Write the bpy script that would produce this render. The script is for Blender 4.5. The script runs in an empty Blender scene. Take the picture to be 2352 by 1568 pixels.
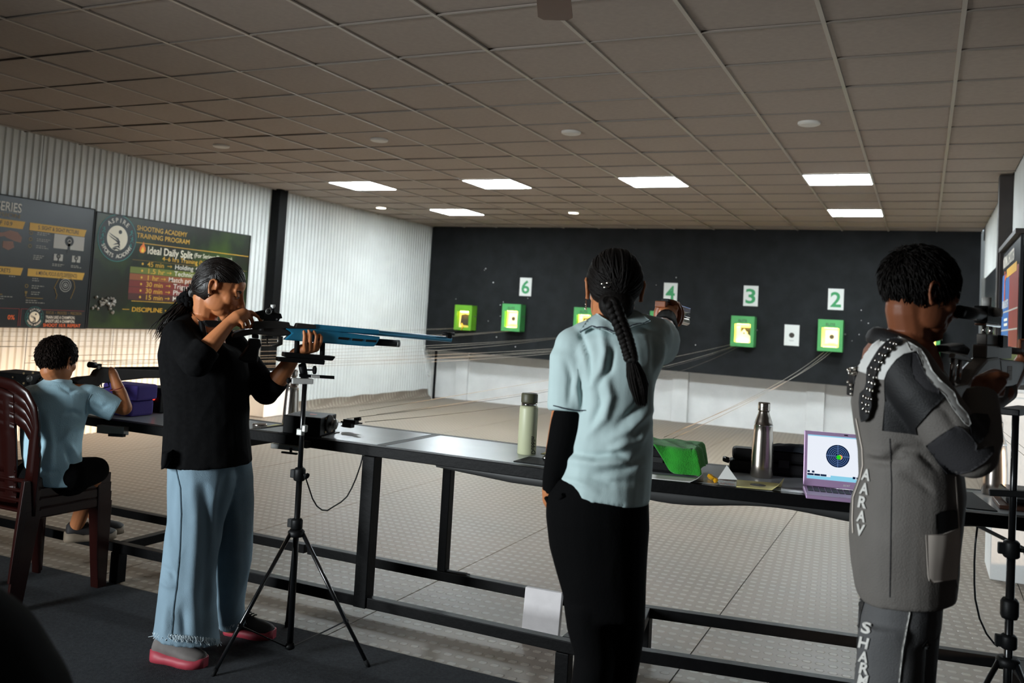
import bpy, bmesh, math, random
import numpy as np
from mathutils import Vector, Matrix, Euler, noise
from mathutils.bvhtree import BVHTree
random.seed(7); RNG = np.random.default_rng(7)
S = bpy.context.scene
COL = S.collection
PI = math.pi
def V(*a): return np.array(a, float)

# ---------------------------------------------------------------- camera (fitted to the ceiling grid)
CAM_H = 1.42
F, YAW, PIT, ROL, PCX, PCY = 2047.5, 0.4346, -0.0549, 0.0570, 1176.0, 619.5
def _rot():
    cy, sy = math.cos(YAW), math.sin(YAW); cp, sp = math.cos(PIT), math.sin(PIT)
    Fw = V(-sy*cp, cy*cp, -sp); Rt = V(cy, sy, 0); D = np.cross(Fw, Rt)
    cr, sr = math.cos(ROL), math.sin(ROL)
    return cr*Rt - sr*D, cr*D + sr*Rt, Fw
RT, DN, FW = _rot()
cam = bpy.data.cameras.new('camera'); cam_o = bpy.data.objects.new('camera', cam); COL.objects.link(cam_o)
cam.sensor_width = 36; cam.lens = F*36/2352; cam.shift_y = -(784-PCY)/2352
cam.clip_start = 0.05; cam.clip_end = 60
cam_o.matrix_world = Matrix(((RT[0], -DN[0], -FW[0], 0), (RT[1], -DN[1], -FW[1], 0), (RT[2], -DN[2], -FW[2], CAM_H), (0, 0, 0, 1)))
cam.dof.use_dof = True; cam.dof.focus_distance = 3.65; cam.dof.aperture_fstop = 3.5
S.camera = cam_o
EYE = V(0, 0, CAM_H)
def ray(x, y):
    return RT*((x-PCX)/F) + DN*((y-PCY)/F) + FW
def at_y(x, y, Y): d = ray(x, y); return EYE + d*(Y/d[1])
def at_z(x, y, Z): d = ray(x, y); return EYE + d*((Z-CAM_H)/d[2])
def at_x(x, y, X): d = ray(x, y); return EYE + d*(X/d[0])
def at_pl(x, y, p, n):
    d = ray(x, y); n = np.asarray(n, float)
    return EYE + d*(np.dot(np.asarray(p, float)-EYE, n)/np.dot(d, n))

# ---------------------------------------------------------------- sky, sun, lamps, exposure
S.view_settings.view_transform = 'Standard'; S.view_settings.look = 'None'
S.view_settings.exposure = 0.0; S.view_settings.gamma = 1.0; S.view_settings.use_curve_mapping = False
W = bpy.data.worlds.new('world'); S.world = W; W.use_nodes = True
bg = W.node_tree.nodes['Background']; bg.inputs[0].default_value = (0.80, 0.93, 1.0, 1); bg.inputs[1].default_value = 1.0
def lamp(name, kind, loc, direc, energy, color, **kw):
    l = bpy.data.lights.new(name, kind); o = bpy.data.objects.new(name, l); COL.objects.link(o)
    l.energy = energy; l.color = color
    for k, v in kw.items(): setattr(l, k, v)
    o.location = loc; o.rotation_euler = Vector(direc).to_track_quat('-Z', 'Y').to_euler(); return o
# low warm sun through the openings of the right wall, out of the frame
lamp('sun', 'SUN', (6, 5, 4), (-1, 0.17, -0.075), 6.5, (1.0, 0.69, 0.44), angle=0.10)
# daylight from the doorway behind the shooters on the left
lamp('door_daylight', 'AREA', (-4.6, -1.6, 1.45), (0.62, 1.0, -0.09), 72.0, (0.90, 0.97, 1.0), shape='RECTANGLE', size=1.2, size_y=1.6, spread=1.35)
PANEL_E, LAMP_E = 74.0, 9.0
for _p in ('max_bounces',): S.cycles.max_bounces = 8
S.cycles.use_denoising = True
S.cycles.sample_clamp_indirect = 6.0

# ---------------------------------------------------------------- materials
def lin(c):
    if isinstance(c, str):
        c = c.lstrip('#'); c = [int(c[i:i+2], 16)/255 for i in (0, 2, 4)]
    return tuple(x/12.92 if x <= .04045 else ((x+.055)/1.055)**2.4 for x in c) + (1.0,)
MATS = {}
def mat(name, col, rough=.55, metal=0.0, var=0.0, vscale=8.0, bump=0.0, bscale=60.0, spec=0.5, stretch=None, emit=None, estr=0.0, coat=0.0, trans=0.0, sheen=0.0, ior=None, bdist=.01):
    m = bpy.data.materials.new(name); m.use_nodes = True; nt = m.node_tree; N = nt.nodes; L = nt.links
    b = N['Principled BSDF']; c = lin(col)
    b.inputs['Base Color'].default_value = c; b.inputs['Roughness'].default_value = rough; b.inputs['Metallic'].default_value = metal
    b.inputs['Specular IOR Level'].default_value = spec
    if coat: b.inputs['Coat Weight'].default_value = coat; b.inputs['Coat Roughness'].default_value = .12
    if trans: b.inputs['Transmission Weight'].default_value = trans
    if sheen: b.inputs['Sheen Weight'].default_value = sheen
    if ior: b.inputs['IOR'].default_value = ior
    if emit: b.inputs['Emission Color'].default_value = lin(emit); b.inputs['Emission Strength'].default_value = estr
    if var or bump:
        tc = N.new('ShaderNodeTexCoord'); mp = N.new('ShaderNodeMapping'); L.new(tc.outputs['Object'], mp.inputs[0])
        if stretch: mp.inputs['Scale'].default_value = stretch
    if var:
        n = N.new('ShaderNodeTexNoise'); n.inputs['Scale'].default_value = vscale; n.inputs['Detail'].default_value = 5
        L.new(mp.outputs[0], n.inputs['Vector'])
        r = N.new('ShaderNodeValToRGB'); r.color_ramp.elements[0].position = .3; r.color_ramp.elements[1].position = .72
        r.color_ramp.elements[0].color = tuple(x*(1-var) for x in c[:3]) + (1,); r.color_ramp.elements[1].color = tuple(min(1, x*(1+var)) for x in c[:3]) + (1,)
        L.new(n.outputs[0], r.inputs[0]); L.new(r.outputs[0], b.inputs['Base Color'])
    if bump:
        n2 = N.new('ShaderNodeTexNoise'); n2.inputs['Scale'].default_value = bscale; n2.inputs['Detail'].default_value = 6
        L.new(mp.outputs[0], n2.inputs['Vector'])
        bp = N.new('ShaderNodeBump'); bp.inputs['Strength'].default_value = bump; bp.inputs['Distance'].default_value = bdist
        L.new(n2.outputs[0], bp.inputs['Height']); L.new(bp.outputs[0], b.inputs['Normal'])
    MATS[name] = m; return m

# ---------------------------------------------------------------- mesh builder
def unit(v): v = np.asarray(v, float); n = np.linalg.norm(v); return v/n if n > 1e-12 else v
def frame(d, up=(0, 0, 1)):
    d = unit(d); u = np.cross(d, up)
    if np.linalg.norm(u) < 1e-5: u = np.cross(d, (1, 0, 0))
    u = unit(u); return d, u, np.cross(u, d)
def rotz(a): c, s = math.cos(a), math.sin(a); return np.array([[c, -s, 0], [s, c, 0], [0, 0, 1.]])
class MB:
    def __init__(s): s.v = []; s.f = []; s.sm = []; s.mi = []; s.cur = 0; s.smooth = False; s.n = 0
    def add(s, verts, faces, smooth=None):
        b = s.n; verts = np.asarray(verts, float).reshape(-1, 3); s.v.append(verts); s.n += len(verts)
        sm = s.smooth if smooth is None else smooth
        for f in faces: s.f.append(tuple(i+b for i in f)); s.sm.append(sm); s.mi.append(s.cur)
        return s
    def box(s, c, size, R=None):
        h = np.asarray(size, float)/2
        p = np.array([(x, y, z) for x in (-1, 1) for y in (-1, 1) for z in (-1, 1)])*h
        if R is not None: p = p @ np.asarray(R).T
        return s.add(p+np.asarray(c, float), [(0, 1, 3, 2), (4, 6, 7, 5), (0, 4, 5, 1), (2, 3, 7, 6), (0, 2, 6, 4), (1, 5, 7, 3)], False)
    def bar(s, p0, p1, w, h, up=(0, 0, 1)):
        p0, p1 = np.asarray(p0, float), np.asarray(p1, float); d, u, n = frame(p1-p0, up)
        q = [p+u*a*w/2+n*b*h/2 for p in (p0, p1) for a, b in ((-1, -1), (1, -1), (1, 1), (-1, 1))]
        return s.add(q, [(3, 2, 1, 0), (4, 5, 6, 7), (0, 1, 5, 4), (1, 2, 6, 5), (2, 3, 7, 6), (3, 0, 4, 7)], False)
    def loft(s, rings, cap=True, smooth=True, closed=True):
        n = len(rings[0]); vs = np.concatenate([np.asarray(r, float) for r in rings]); fs = []
        m = n if closed else n-1
        for i in range(len(rings)-1):
            for j in range(m):
                k = (j+1) % n; fs.append((i*n+j, i*n+k, (i+1)*n+k, (i+1)*n+j))
        s.add(vs, fs, smooth)
        if cap and closed:
            b = s.n-len(vs); e = s.n-n
            s.f.append(tuple(b+j for j in reversed(range(n)))); s.f.append(tuple(e+j for j in range(n))); s.sm += [False, False]; s.mi += [s.cur, s.cur]
        return s
    def tube(s, pts, r, n=10, cap=True, smooth=True, flat=1.0, up=None):
        pts = [np.asarray(p, float) for p in pts]; k = len(pts)
        rs = [r]*k if np.isscalar(r) else list(r); rings = []
        t0 = unit(pts[1]-pts[0]); _, u, w = frame(t0, up if up is not None else (0, 0, 1))
        for i in range(k):
            t = unit(pts[min(i+1, k-1)]-pts[max(i-1, 0)])
            u = unit(u-t*np.dot(u, t)); w = np.cross(u, t)
            a = np.arange(n)*2*PI/n
            rings.append(pts[i]+np.outer(np.cos(a)*rs[i], u)+np.outer(np.sin(a)*rs[i]*flat, w))
        return s.loft(rings, cap, smooth)
    def cyl(s, p0, p1, r0, r1=None, n=14, smooth=True): return s.tube([p0, p1], [r0, r0 if r1 is None else r1], n, True, smooth)
    def capsule(s, pts, r, n=12, flat=1.0, up=None):
        """tapered limb with rounded ends"""
        pts = [np.asarray(p, float) for p in pts]; rs = [r]*len(pts) if np.isscalar(r) else list(r)
        a = unit(pts[0]-pts[1]); b = unit(pts[-1]-pts[-2]); P = []; R = []
        for q in (.98, .8, .45): P.append(pts[0]+a*rs[0]*q); R.append(rs[0]*math.sqrt(1-q*q))
        P += pts; R += rs
        for q in (.45, .8, .98): P.append(pts[-1]+b*rs[-1]*q); R.append(rs[-1]*math.sqrt(1-q*q))
        return s.tube(P, R, n, True, True, flat, up)
    def lathe(s, prof, o, n=24, axis=(0, 0, 1), smooth=True):
        d, u, w = frame(axis, (0, 1, 0) if abs(axis[2]) > .9 else (0, 0, 1)); o = np.asarray(o, float); a = np.arange(n)*2*PI/n
        return s.loft([o+d*z+np.outer(np.cos(a)*r, u)+np.outer(np.sin(a)*r, w) for r, z in prof], True, smooth)
    def ell(s, c, rad, R=None, n=16, m=10):
        rings = []
        for i in range(1, m):
            t = PI*i/m-PI/2; a = np.arange(n)*2*PI/n
            q = np.stack([np.cos(a)*math.cos(t)*rad[0], np.sin(a)*math.cos(t)*rad[1], np.full(n, math.sin(t)*rad[2])], 1)
            rings.append(q if R is None else q @ np.asarray(R).T)
        bot = np.array([0, 0, -rad[2]*1.]); top = -bot
        if R is not None: bot = np.asarray(R) @ bot; top = np.asarray(R) @ top
        c = np.asarray(c, float); b = s.n
        s.loft([r+c for r in rings], False, True); e = s.n
        s.add([bot+c, top+c], [], True)
        for j in range(n):
            k = (j+1) % n; s.f.append((e, b+k, b+j)); s.f.append((e+1, b+(m-2)*n+j, b+(m-2)*n+k)); s.sm += [True, True]; s.mi += [s.cur, s.cur]
        return s
    def prism(s, poly, o, u, v, w):
        """polygon (2-D, ccw seen from -w) at o + x*u + y*v, extruded by vector w"""
        o, u, v, w = (np.asarray(q, float) for q in (o, u, v, w)); n = len(poly)
        a = np.array([o+u*x+v*y for x, y in poly])
        return s.add(np.concatenate([a, a+w]), [tuple(range(n))[::-1], tuple(range(n, 2*n))]+[(i, (i+1) % n, n+(i+1) % n, n+i) for i in range(n)], False)
    def grid(s, fn, nu, nv, smooth=True):
        vs = [fn(i/nu, j/nv) for i in range(nu+1) for j in range(nv+1)]
        return s.add(vs, [(i*(nv+1)+j, (i+1)*(nv+1)+j, (i+1)*(nv+1)+j+1, i*(nv+1)+j+1) for i in range(nu) for j in range(nv)], smooth)
    def mesh(s, name, mats, origin=(0, 0, 0)):
        me = bpy.data.meshes.new(name)
        vs = np.concatenate(s.v)-np.asarray(origin, float) if s.v else np.zeros((0, 3))
        me.from_pydata(vs.tolist(), [], s.f)
        for m in (mats if isinstance(mats, (list, tuple)) else [mats]): me.materials.append(m)
        me.polygons.foreach_set('use_smooth', s.sm)
        if max(s.mi, default=0) > 0: me.polygons.foreach_set('material_index', s.mi)
        bm = bmesh.new(); bm.from_mesh(me); bmesh.ops.recalc_face_normals(bm, faces=bm.faces); bm.to_mesh(me); bm.free()
        me.update(); return me
def props(o, label=None, cat=None, group=None, kind=None):
    if label: o['label'] = label
    if cat: o['category'] = cat
    if group: o['group'] = group
    if kind: o['kind'] = kind
    return o
def wloc(o):
    q = np.zeros(3)
    while o is not None: q += np.array(o.location); o = o.parent
    return q
def empty(name, loc, label=None, cat=None, group=None, kind=None):
    o = bpy.data.objects.new(name, None); COL.objects.link(o); o.location = loc; o.empty_display_size = .05
    return props(o, label, cat, group, kind)
def put(name, mb, mats, parent=None, origin=None, bevel=0, label=None, cat=None, group=None, kind=None, seg=2):
    """link a builder's mesh as one object; parents are never rotated, so offsets are plain"""
    if isinstance(mb, MB):
        base = np.asarray(origin, float) if origin is not None else (wloc(parent) if parent is not None else np.zeros(3))
        me = mb.mesh(name, mats, base)
    else:
        me = mb; base = np.zeros(3)
        if parent is not None: base = wloc(parent); me.transform(Matrix.Translation(Vector(-base)))
    o = bpy.data.objects.new(name, me); COL.objects.link(o)
    if parent is not None:
        o.parent = parent; o.location = base-wloc(parent)
    else: o.location = base
    if bevel:
        b = o.modifiers.new('bevel', 'BEVEL'); b.width = bevel; b.segments = seg; b.limit_method = 'ANGLE'; b.angle_limit = .7
    return props(o, label, cat, group, kind)
def copy_tree(src, loc, label=None, group=None):
    c = src.copy(); COL.objects.link(c); c.location = loc
    if label: c['label'] = label
    if group: c['group'] = group
    for ch in src.children:
        d = ch.copy(); COL.objects.link(d); d.parent = c
        for g in ch.children:
            e = g.copy(); COL.objects.link(e); e.parent = d
    return c
def organic(mb, voxel, smooth=3, name='m', fac=.5):
    """union of overlapping closed shapes into one continuous skin"""
    me = mb.mesh(name, [], (0, 0, 0)); o = bpy.data.objects.new(name, me); COL.objects.link(o)
    r = o.modifiers.new('r', 'REMESH'); r.mode = 'VOXEL'; r.voxel_size = voxel; r.use_smooth_shade = True
    if smooth:
        q = o.modifiers.new('s', 'SMOOTH'); q.iterations = smooth; q.factor = fac
    dg = bpy.context.evaluated_depsgraph_get(); ev = o.evaluated_get(dg)
    out = bpy.data.meshes.new_from_object(ev); out.name = name
    bpy.data.objects.remove(o); bpy.data.meshes.remove(me)
    out.polygons.foreach_set('use_smooth', [True]*len(out.polygons)); out.materials.clear()
    return out
def withmats(me, *ms):
    for m in ms: me.materials.append(m)
    return me
def wrinkle(me, amp, scale, stretch=(1, 1, 1), seed=0, thr=None):
    n = len(me.vertices); co = np.empty(n*3); me.vertices.foreach_get('co', co); co = co.reshape(-1, 3)
    no = np.empty(n*3); me.vertex_normals.foreach_get('vector', no); no = no.reshape(-1, 3)
    q = co*np.asarray(stretch)*scale+seed
    h = np.array([noise.noise(Vector(p)) + .5*noise.noise(Vector(p*2.1)) for p in q])
    h = 1-2*np.abs(h) if thr is None else h
    co += no*(h*amp)[:, None]; me.vertices.foreach_set('co', co.ravel()); me.update(); return me
def crease(me, strokes):
    """raise or sink soft folds along strokes on the side turned to the lens (me in world space)"""
    n = len(me.vertices); co = np.empty(n*3); me.vertices.foreach_get('co', co); co = co.reshape(-1, 3)
    no = np.empty(n*3); me.vertex_normals.foreach_get('vector', no); no = no.reshape(-1, 3)
    q = co-EYE; dz = q @ FW; px = PCX+F*(q @ RT)/dz; py = PCY+F*(q @ DN)/dz; face = np.clip(-(no*q).sum(1)/np.linalg.norm(q, axis=1), 0, 1)
    h = np.zeros(n)
    for pts, amp, w in strokes:
        best = np.full(n, 1e9); tt = np.zeros(n); m = len(pts)-1
        for i, (a, b) in enumerate(zip(pts, pts[1:])):
            ax, ay, bx, by = *a, *b; L2 = (bx-ax)**2+(by-ay)**2; t = np.clip(((px-ax)*(bx-ax)+(py-ay)*(by-ay))/L2, 0, 1)
            d = np.hypot(px-ax-t*(bx-ax), py-ay-t*(by-ay)); k = d < best; best = np.where(k, d, best); tt = np.where(k, (i+t)/m, tt)
        h += amp*np.exp(-(best/w)**2)*np.sin(np.pi*np.clip(tt*.9+.05, 0, 1))**.6
    co += no*(h*np.minimum(1, face*3))[:, None]; me.vertices.foreach_set('co', co.ravel()); me.update(); return me
def bvh_of(o):
    w = Vector(wloc(o))
    return BVHTree.FromPolygons([tuple(v.co+w) for v in o.data.vertices], [tuple(p.vertices) for p in o.data.polygons])
def _clip(poly, ax, val, keep_ge):
    out = []; n = len(poly)
    for i in range(n):
        a, b = poly[i], poly[(i+1) % n]; ia = (a[ax] >= val) == keep_ge or a[ax] == val; ib = (b[ax] >= val) == keep_ge or b[ax] == val
        if ia: out.append(a)
        if ia != ib:
            t = (val-a[ax])/(b[ax]-a[ax]); out.append((a[0]+(b[0]-a[0])*t, a[1]+(b[1]-a[1])*t))
    return out
def poly_cells(poly, cell):
    xs = [p[0] for p in poly]; ys = [p[1] for p in poly]; x = min(xs)
    while x < max(xs):
        col = _clip(_clip(poly, 0, x, True), 0, x+cell, False) if True else []
        y = min(ys)
        while y < max(ys) and len(col) > 2:
            c = _clip(_clip(col, 1, y, True), 1, y+cell, False)
            if len(c) > 2: yield c
            y += cell
        x += cell
def decal(bvh, polys, cell=6, off=.003, thick=.003, flat_d=None):
    """a cloth panel or letter laid on a surface: its outline (seen from the photographer) drops onto the mesh"""
    bm = bmesh.new(); cache = {}
    def vert(p):
        k = (round(p[0], 2), round(p[1], 2))
        if k in cache: return cache[k]
        d = Vector(ray(*p)).normalized(); h = bvh.ray_cast(Vector(EYE), d)
        if h[0] is None: cache[k] = None; return None
        nn = h[1] if h[1].dot(d) < 0 else -h[1]
        cache[k] = bm.verts.new(h[0]+(nn*.5-d*.5)*off); return cache[k]
    for poly in polys:
        for c in poly_cells(poly, cell):
            vs = []
            for p in c:
                v = vert(p)
                if v is not None and (not vs or v is not vs[-1]): vs.append(v)
            if len(vs) > 2 and vs[0] is vs[-1]: vs = vs[:-1]
            if len(set(vs)) == len(vs) and len(vs) > 2:
                z = [(np.array(v.co)-EYE) @ FW for v in vs]
                if max(z)-min(z) > .09: continue
                try: bm.faces.new(vs).smooth = True
                except ValueError: pass
    bmesh.ops.remove_doubles(bm, verts=bm.verts, dist=1e-5)
    if thick and bm.verts:
        bm.verts.ensure_lookup_table(); bm.normal_update(); low = list(bm.verts)
        for f in list(bm.faces):
            if f.normal.dot(Vector(EYE)-f.calc_center_median()) < 0: f.normal_flip()
        bm.normal_update()
        dirs = {v: v.normal*.5+(Vector(EYE)-v.co).normalized()*.5 for v in low}
        tops = {v: bm.verts.new(v.co+dirs[v]*thick) for v in low}
        old = list(bm.faces); rim = [(e, e.link_faces[0]) for e in bm.edges if len(e.link_faces) == 1]
        for f in old:
            try: bm.faces.new([tops[v] for v in f.verts]).smooth = True
            except ValueError: pass
        for e, f in rim:
            p, q = e.verts
            try: bm.faces.new([p, q, tops[q], tops[p]])
            except ValueError: pass
        bmesh.ops.delete(bm, geom=old, context='FACES_ONLY')
    me = bpy.data.meshes.new('panel'); bm.to_mesh(me); bm.free(); return me
# ---------------------------------------------------------------- lettering
def text2d(s, size=1.0, align='LEFT', bold=0.0, spacing=1.0):
    c = bpy.data.curves.new('t', 'FONT'); c.body = s; c.size = size; c.align_x = align; c.offset = bold*size; c.space_character = spacing
    c.resolution_u = 3; c.fill_mode = 'FRONT'
    o = bpy.data.objects.new('t', c); COL.objects.link(o)
    dg = bpy.context.evaluated_depsgraph_get(); me = bpy.data.meshes.new_from_object(o.evaluated_get(dg))
    vs = np.array([v.co[:2] for v in me.vertices]).reshape(-1, 2); fs = [tuple(p.vertices) for p in me.polygons]
    bpy.data.objects.remove(o); bpy.data.curves.remove(c); bpy.data.meshes.remove(me); return vs, fs
def write(mb, s, o, u, v, size, align='LEFT', bold=0.0, width=None, spacing=1.0):
    """flat lettering at o; cap height = about .7*size. width: squeeze to this width"""
    vs, fs = text2d(s, 1.0, align, bold, spacing)
    if not len(vs): return mb
    k = size; kx = size
    if width:
        w = vs[:, 0].max()-vs[:, 0].min(); kx = width/w
    return mb.add(np.asarray(o, float)+np.outer(vs[:, 0]*kx, u)+np.outer(vs[:, 1]*k, v), fs, False)
def arc_write(mb, s, o, u, v, radius, size, a0, a1, bold=0.0, inward=False):
    n = len(s)
    for i, ch in enumerate(s):
        if ch == ' ': continue
        a = a0+(a1-a0)*(i/(n-1)); c, q = math.cos(a), math.sin(a)
        rad = np.asarray(u)*c+np.asarray(v)*q; tan = np.asarray(u)*q-np.asarray(v)*c
        if inward: rad, tan = -rad, -tan
        pos = np.asarray(o)+(np.asarray(u)*c+np.asarray(v)*q)*radius
        write(mb, ch, pos-rad*size*.35, tan, rad, size, 'CENTER', bold)
    return mb
# ================================================================ ROOM
XL, XR, YB, YF, CEIL = -7.753, 0.675, 13.58, -2.6, 2.92
def floor_mat():
    m = bpy.data.materials.new('range_vinyl'); m.use_nodes = True; nt = m.node_tree; N = nt.nodes; L = nt.links; b = N['Principled BSDF']
    tc = N.new('ShaderNodeTexCoord'); sp = N.new('ShaderNodeSeparateXYZ'); L.new(tc.outputs['Object'], sp.inputs[0])
    def mth(op, a, bb=None, c=None):
        n = N.new('ShaderNodeMath'); n.operation = op
        for i, q in enumerate((a, bb, c)):
            if q is None: continue
            if isinstance(q, (int, float)): n.inputs[i].default_value = q
            else: L.new(q, n.inputs[i])
        return n.outputs[0]
    y = mth('DIVIDE', sp.outputs[1], .080); row = mth('FLOOR', y)
    x = mth('ADD', mth('DIVIDE', sp.outputs[0], .0545), mth('MULTIPLY', row, .12))
    fx = mth('ABSOLUTE', mth('SUBTRACT', mth('FRACT', x), .5)); fy = mth('ABSOLUTE', mth('SUBTRACT', mth('FRACT', y), .5))
    d = mth('ADD', mth('MULTIPLY', fx, 1.0), mth('MULTIPLY', fy, .62))     # hexagonal bumps
    d = mth('MAXIMUM', d, mth('MULTIPLY', fy, 1.9))
    mr = N.new('ShaderNodeMapRange'); mr.interpolation_type = 'SMOOTHSTEP'
    mr.inputs['From Min'].default_value = .42; mr.inputs['From Max'].default_value = .30; L.new(d, mr.inputs['Value'])
    nz = N.new('ShaderNodeTexNoise'); nz.inputs['Scale'].default_value = 1.4; nz.inputs['Detail'].default_value = 7; L.new(tc.outputs['Object'], nz.inputs['Vector'])
    nr = N.new('ShaderNodeValToRGB'); nr.color_ramp.elements[0].position = .35; nr.color_ramp.elements[1].position = .7
    nr.color_ramp.elements[0].color = (.175, .136, .103, 1); nr.color_ramp.elements[1].color = (.225, .180, .140, 1); L.new(nz.outputs[0], nr.inputs[0])
    mx = N.new('ShaderNodeMix'); mx.data_type = 'RGBA'; L.new(mr.outputs[0], mx.inputs['Factor']); L.new(nr.outputs[0], mx.inputs['A']); mx.inputs['B'].default_value = (.31, .262, .21, 1)  # bumps coloured lighter, standing in for the light they catch
    L.new(mx.outputs['Result'], b.inputs['Base Color'])
    r2 = N.new('ShaderNodeMapRange'); r2.inputs['To Min'].default_value = .42; r2.inputs['To Max'].default_value = .62; L.new(nz.outputs[0], r2.inputs['Value']); L.new(r2.outputs[0], b.inputs['Roughness'])
    bp = N.new('ShaderNodeBump'); bp.inputs['Strength'].default_value = .5; bp.inputs['Distance'].default_value = .003; L.new(mr.outputs[0], bp.inputs['Height']); L.new(bp.outputs[0], b.inputs['Normal'])
    MATS['vinyl'] = m; return m
floor_mat()
mat('carpet', '393b3e', .97, var=.25, vscale=90, bump=.5, bscale=420, spec=.1)
mat('tile', 'a3958a', .9, var=.05, vscale=30, bump=.15, bscale=300)
mat('tbar', 'b0a69b', .35, metal=.0); mat('tbar_shaded', '7d736a', .4)
mat('sheet', 'd9dbd8', .34, var=.07, vscale=2.5, bump=.06, bscale=14)
mat('plaster', 'e6e6e4', .8, var=.07, vscale=3.5, bump=.15, bscale=40)
mat('black_panel', '1f2123', .78, var=.3, vscale=5, bump=.2, bscale=90, spec=.25)
mat('black_steel', '0a0a0b', .5, var=.25, vscale=20, bump=.08, bscale=60, spec=.12)
mat('brown_steel', '2b2320', .5, var=.2, vscale=10)
mat('dark_wall', '4a4642', .85, var=.1)
mat('white', 'e9e9e6', .6)
mat('grey_alu', '8d8d8a', .35, metal=.7)
mat('black', '0b0b0c', .6)
mat('panel_lamp', 'ffffff', .5, emit='eefaff', estr=PANEL_E)
mat('down_lamp', 'ffffff', .5, emit='fff2d8', estr=14)
mat('disc_off', 'd8d4cd', .5)

# floor: woven-look vinyl sheets over the range, carpet on the firing line
fl = MB(); fl.box((-3.54, 5.4, -.03), (8.6, 16.2, .05)); floor = put('floor', fl, MATS['dark_wall'], kind='structure')
xs = [XL, -6.665, -5.22, -3.765, -2.32, -.885, .56, XR]
for i in range(7):
    m = MB(); m.box(((xs[i]+xs[i+1])/2, (3.27+YB+.1)/2, -.0025), (xs[i+1]-xs[i]-.006, YB+.1-3.27, .005)); put('floor_sheet', m, MATS['vinyl'], floor)
m = MB(); m.box(((XL+XR)/2, (YF+3.29)/2, .0), (XR-XL, 3.29-YF, .012)); put('carpet', m, MATS['carpet'], floor, bevel=.004)

# ceiling: slab, cross bars, tiles
m = MB(); m.box((-3.54, 5.4, 3.0), (8.6, 16.2, .04)); ceil = put('ceiling', m, MATS['dark_wall'], kind='structure')
GX = [.1255-.6*k for k in range(14)]; GY = [4.409+.6*j for j in range(-11, 16)]
for x in GX:
    m = MB(); m.box((x, (YF+YB)/2, CEIL), (.021, YB-YF, .008)); m.box((x, (YF+YB)/2, CEIL+.02), (.004, YB-YF, .04)); put('grid_bar', m, MATS['tbar'], ceil)
for y in GY:
    m = MB(); m.box(((XL+XR)/2, y, CEIL), (XR-XL, .013, .0075)); put('grid_bar', m, MATS['tbar_shaded'], ceil)  # cross bars in a darker tone, shadow gaps put into the colour
PANELS = [(-6.4745, 8.609), (-4.6745, 8.609), (-2.8745, 8.609), (-1.0745, 8.609), (-6.4745, 11.009), (-1.0745, 11.009)]
tm = MB(); tm.box((0, 0, 0), (.588, .588, .012)); tile_me = tm.mesh('ceiling_tile', MATS['tile'])
rest = MB(); nt_ = 0
for xi, x in enumerate([XR]+GX+[XL]):
    x1 = ([XR]+GX+[XL])[xi+1] if xi < len(GX)+1 else None
    if x1 is None: break
    for y in GY[:-1]:
        if any(abs(x1-px) < .02 and abs(y-py) < .02 for px, py in PANELS): continue
        cx, cy, w = (x+x1)/2, y+.3, x-x1
        if abs(w-.6) < .01 and y > 1.3 and nt_ < 290:
            o = bpy.data.objects.new('ceiling_tile', tile_me); COL.objects.link(o); o.parent = ceil
            o.location = (cx, cy, CEIL+.010+random.uniform(0, .004)); o.rotation_euler = (random.uniform(-.006, .006), random.uniform(-.006, .006), 0); nt_ += 1
        elif w > .03: rest.box((cx, cy, CEIL+.011), (w-.012, .588, .012))
put('ceiling_tile_field', rest, MATS['tile'], ceil, kind='stuff')

# light panels, downlights
def side(i): return ['far left', 'second from left', 'third from left', 'rightmost'][i]
plabels = ['lit square ceiling panel nearest the left wall, front row', 'lit square ceiling panel, second from left in the front row', 'lit square ceiling panel, third from left in the front row', 'lit square ceiling panel, rightmost of the front row',
           'lit square ceiling panel of the rear row, on the left', 'lit square ceiling panel of the rear row, on the right']
for (x, y), lb in zip(PANELS, plabels):
    e = empty('ceiling_light', (x+.3, y+.3, CEIL), lb, 'ceiling light', 'square light panels in the ceiling')
    m = MB(); m.box((x+.3, y+.3, CEIL-.004), (.572, .572, .010)); put('diffuser', m, MATS['panel_lamp'], e)
    m = MB()
    for dx, dy, sx, sy in ((0, .292, .6, .014), (0, -.292, .6, .014), (.292, 0, .014, .57), (-.292, 0, .014, .57)): m.box((x+.3+dx, y+.3+dy, CEIL+.001), (sx, sy, .016))
    put('frame', m, MATS['white'], e)
DL = [(-7.15, 10.80, 1, 'small lit round downlight near the left wall'), (-4.3745, 11.309, 1, 'small lit round downlight in mid ceiling'),
      (-4.3745, 6.509, 0, 'unlit round ceiling disc, left of the three clear ones'), (-2.5745, 6.509, 0, 'unlit round ceiling disc in the middle of the ceiling'), (-.7745, 6.509, 0, 'unlit round ceiling disc on the right'), (-6.1745, 6.509, 0, 'faint unlit round ceiling disc at far left')]
for x, y, on, lb in DL:
    e = empty('downlight', (x, y, CEIL), lb, 'downlight', 'round ceiling downlights')
    m = MB(); m.lathe([(.075, -.012), (.078, -.004), (.078, .012)], (x, y, CEIL), 24); put('rim', m, MATS['disc_off'], e)
    m = MB(); m.lathe([(.066, -.016), (.066, -.010)], (x, y, CEIL), 24); put('lens', m, MATS['down_lamp' if on else 'disc_off'], e)

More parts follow.
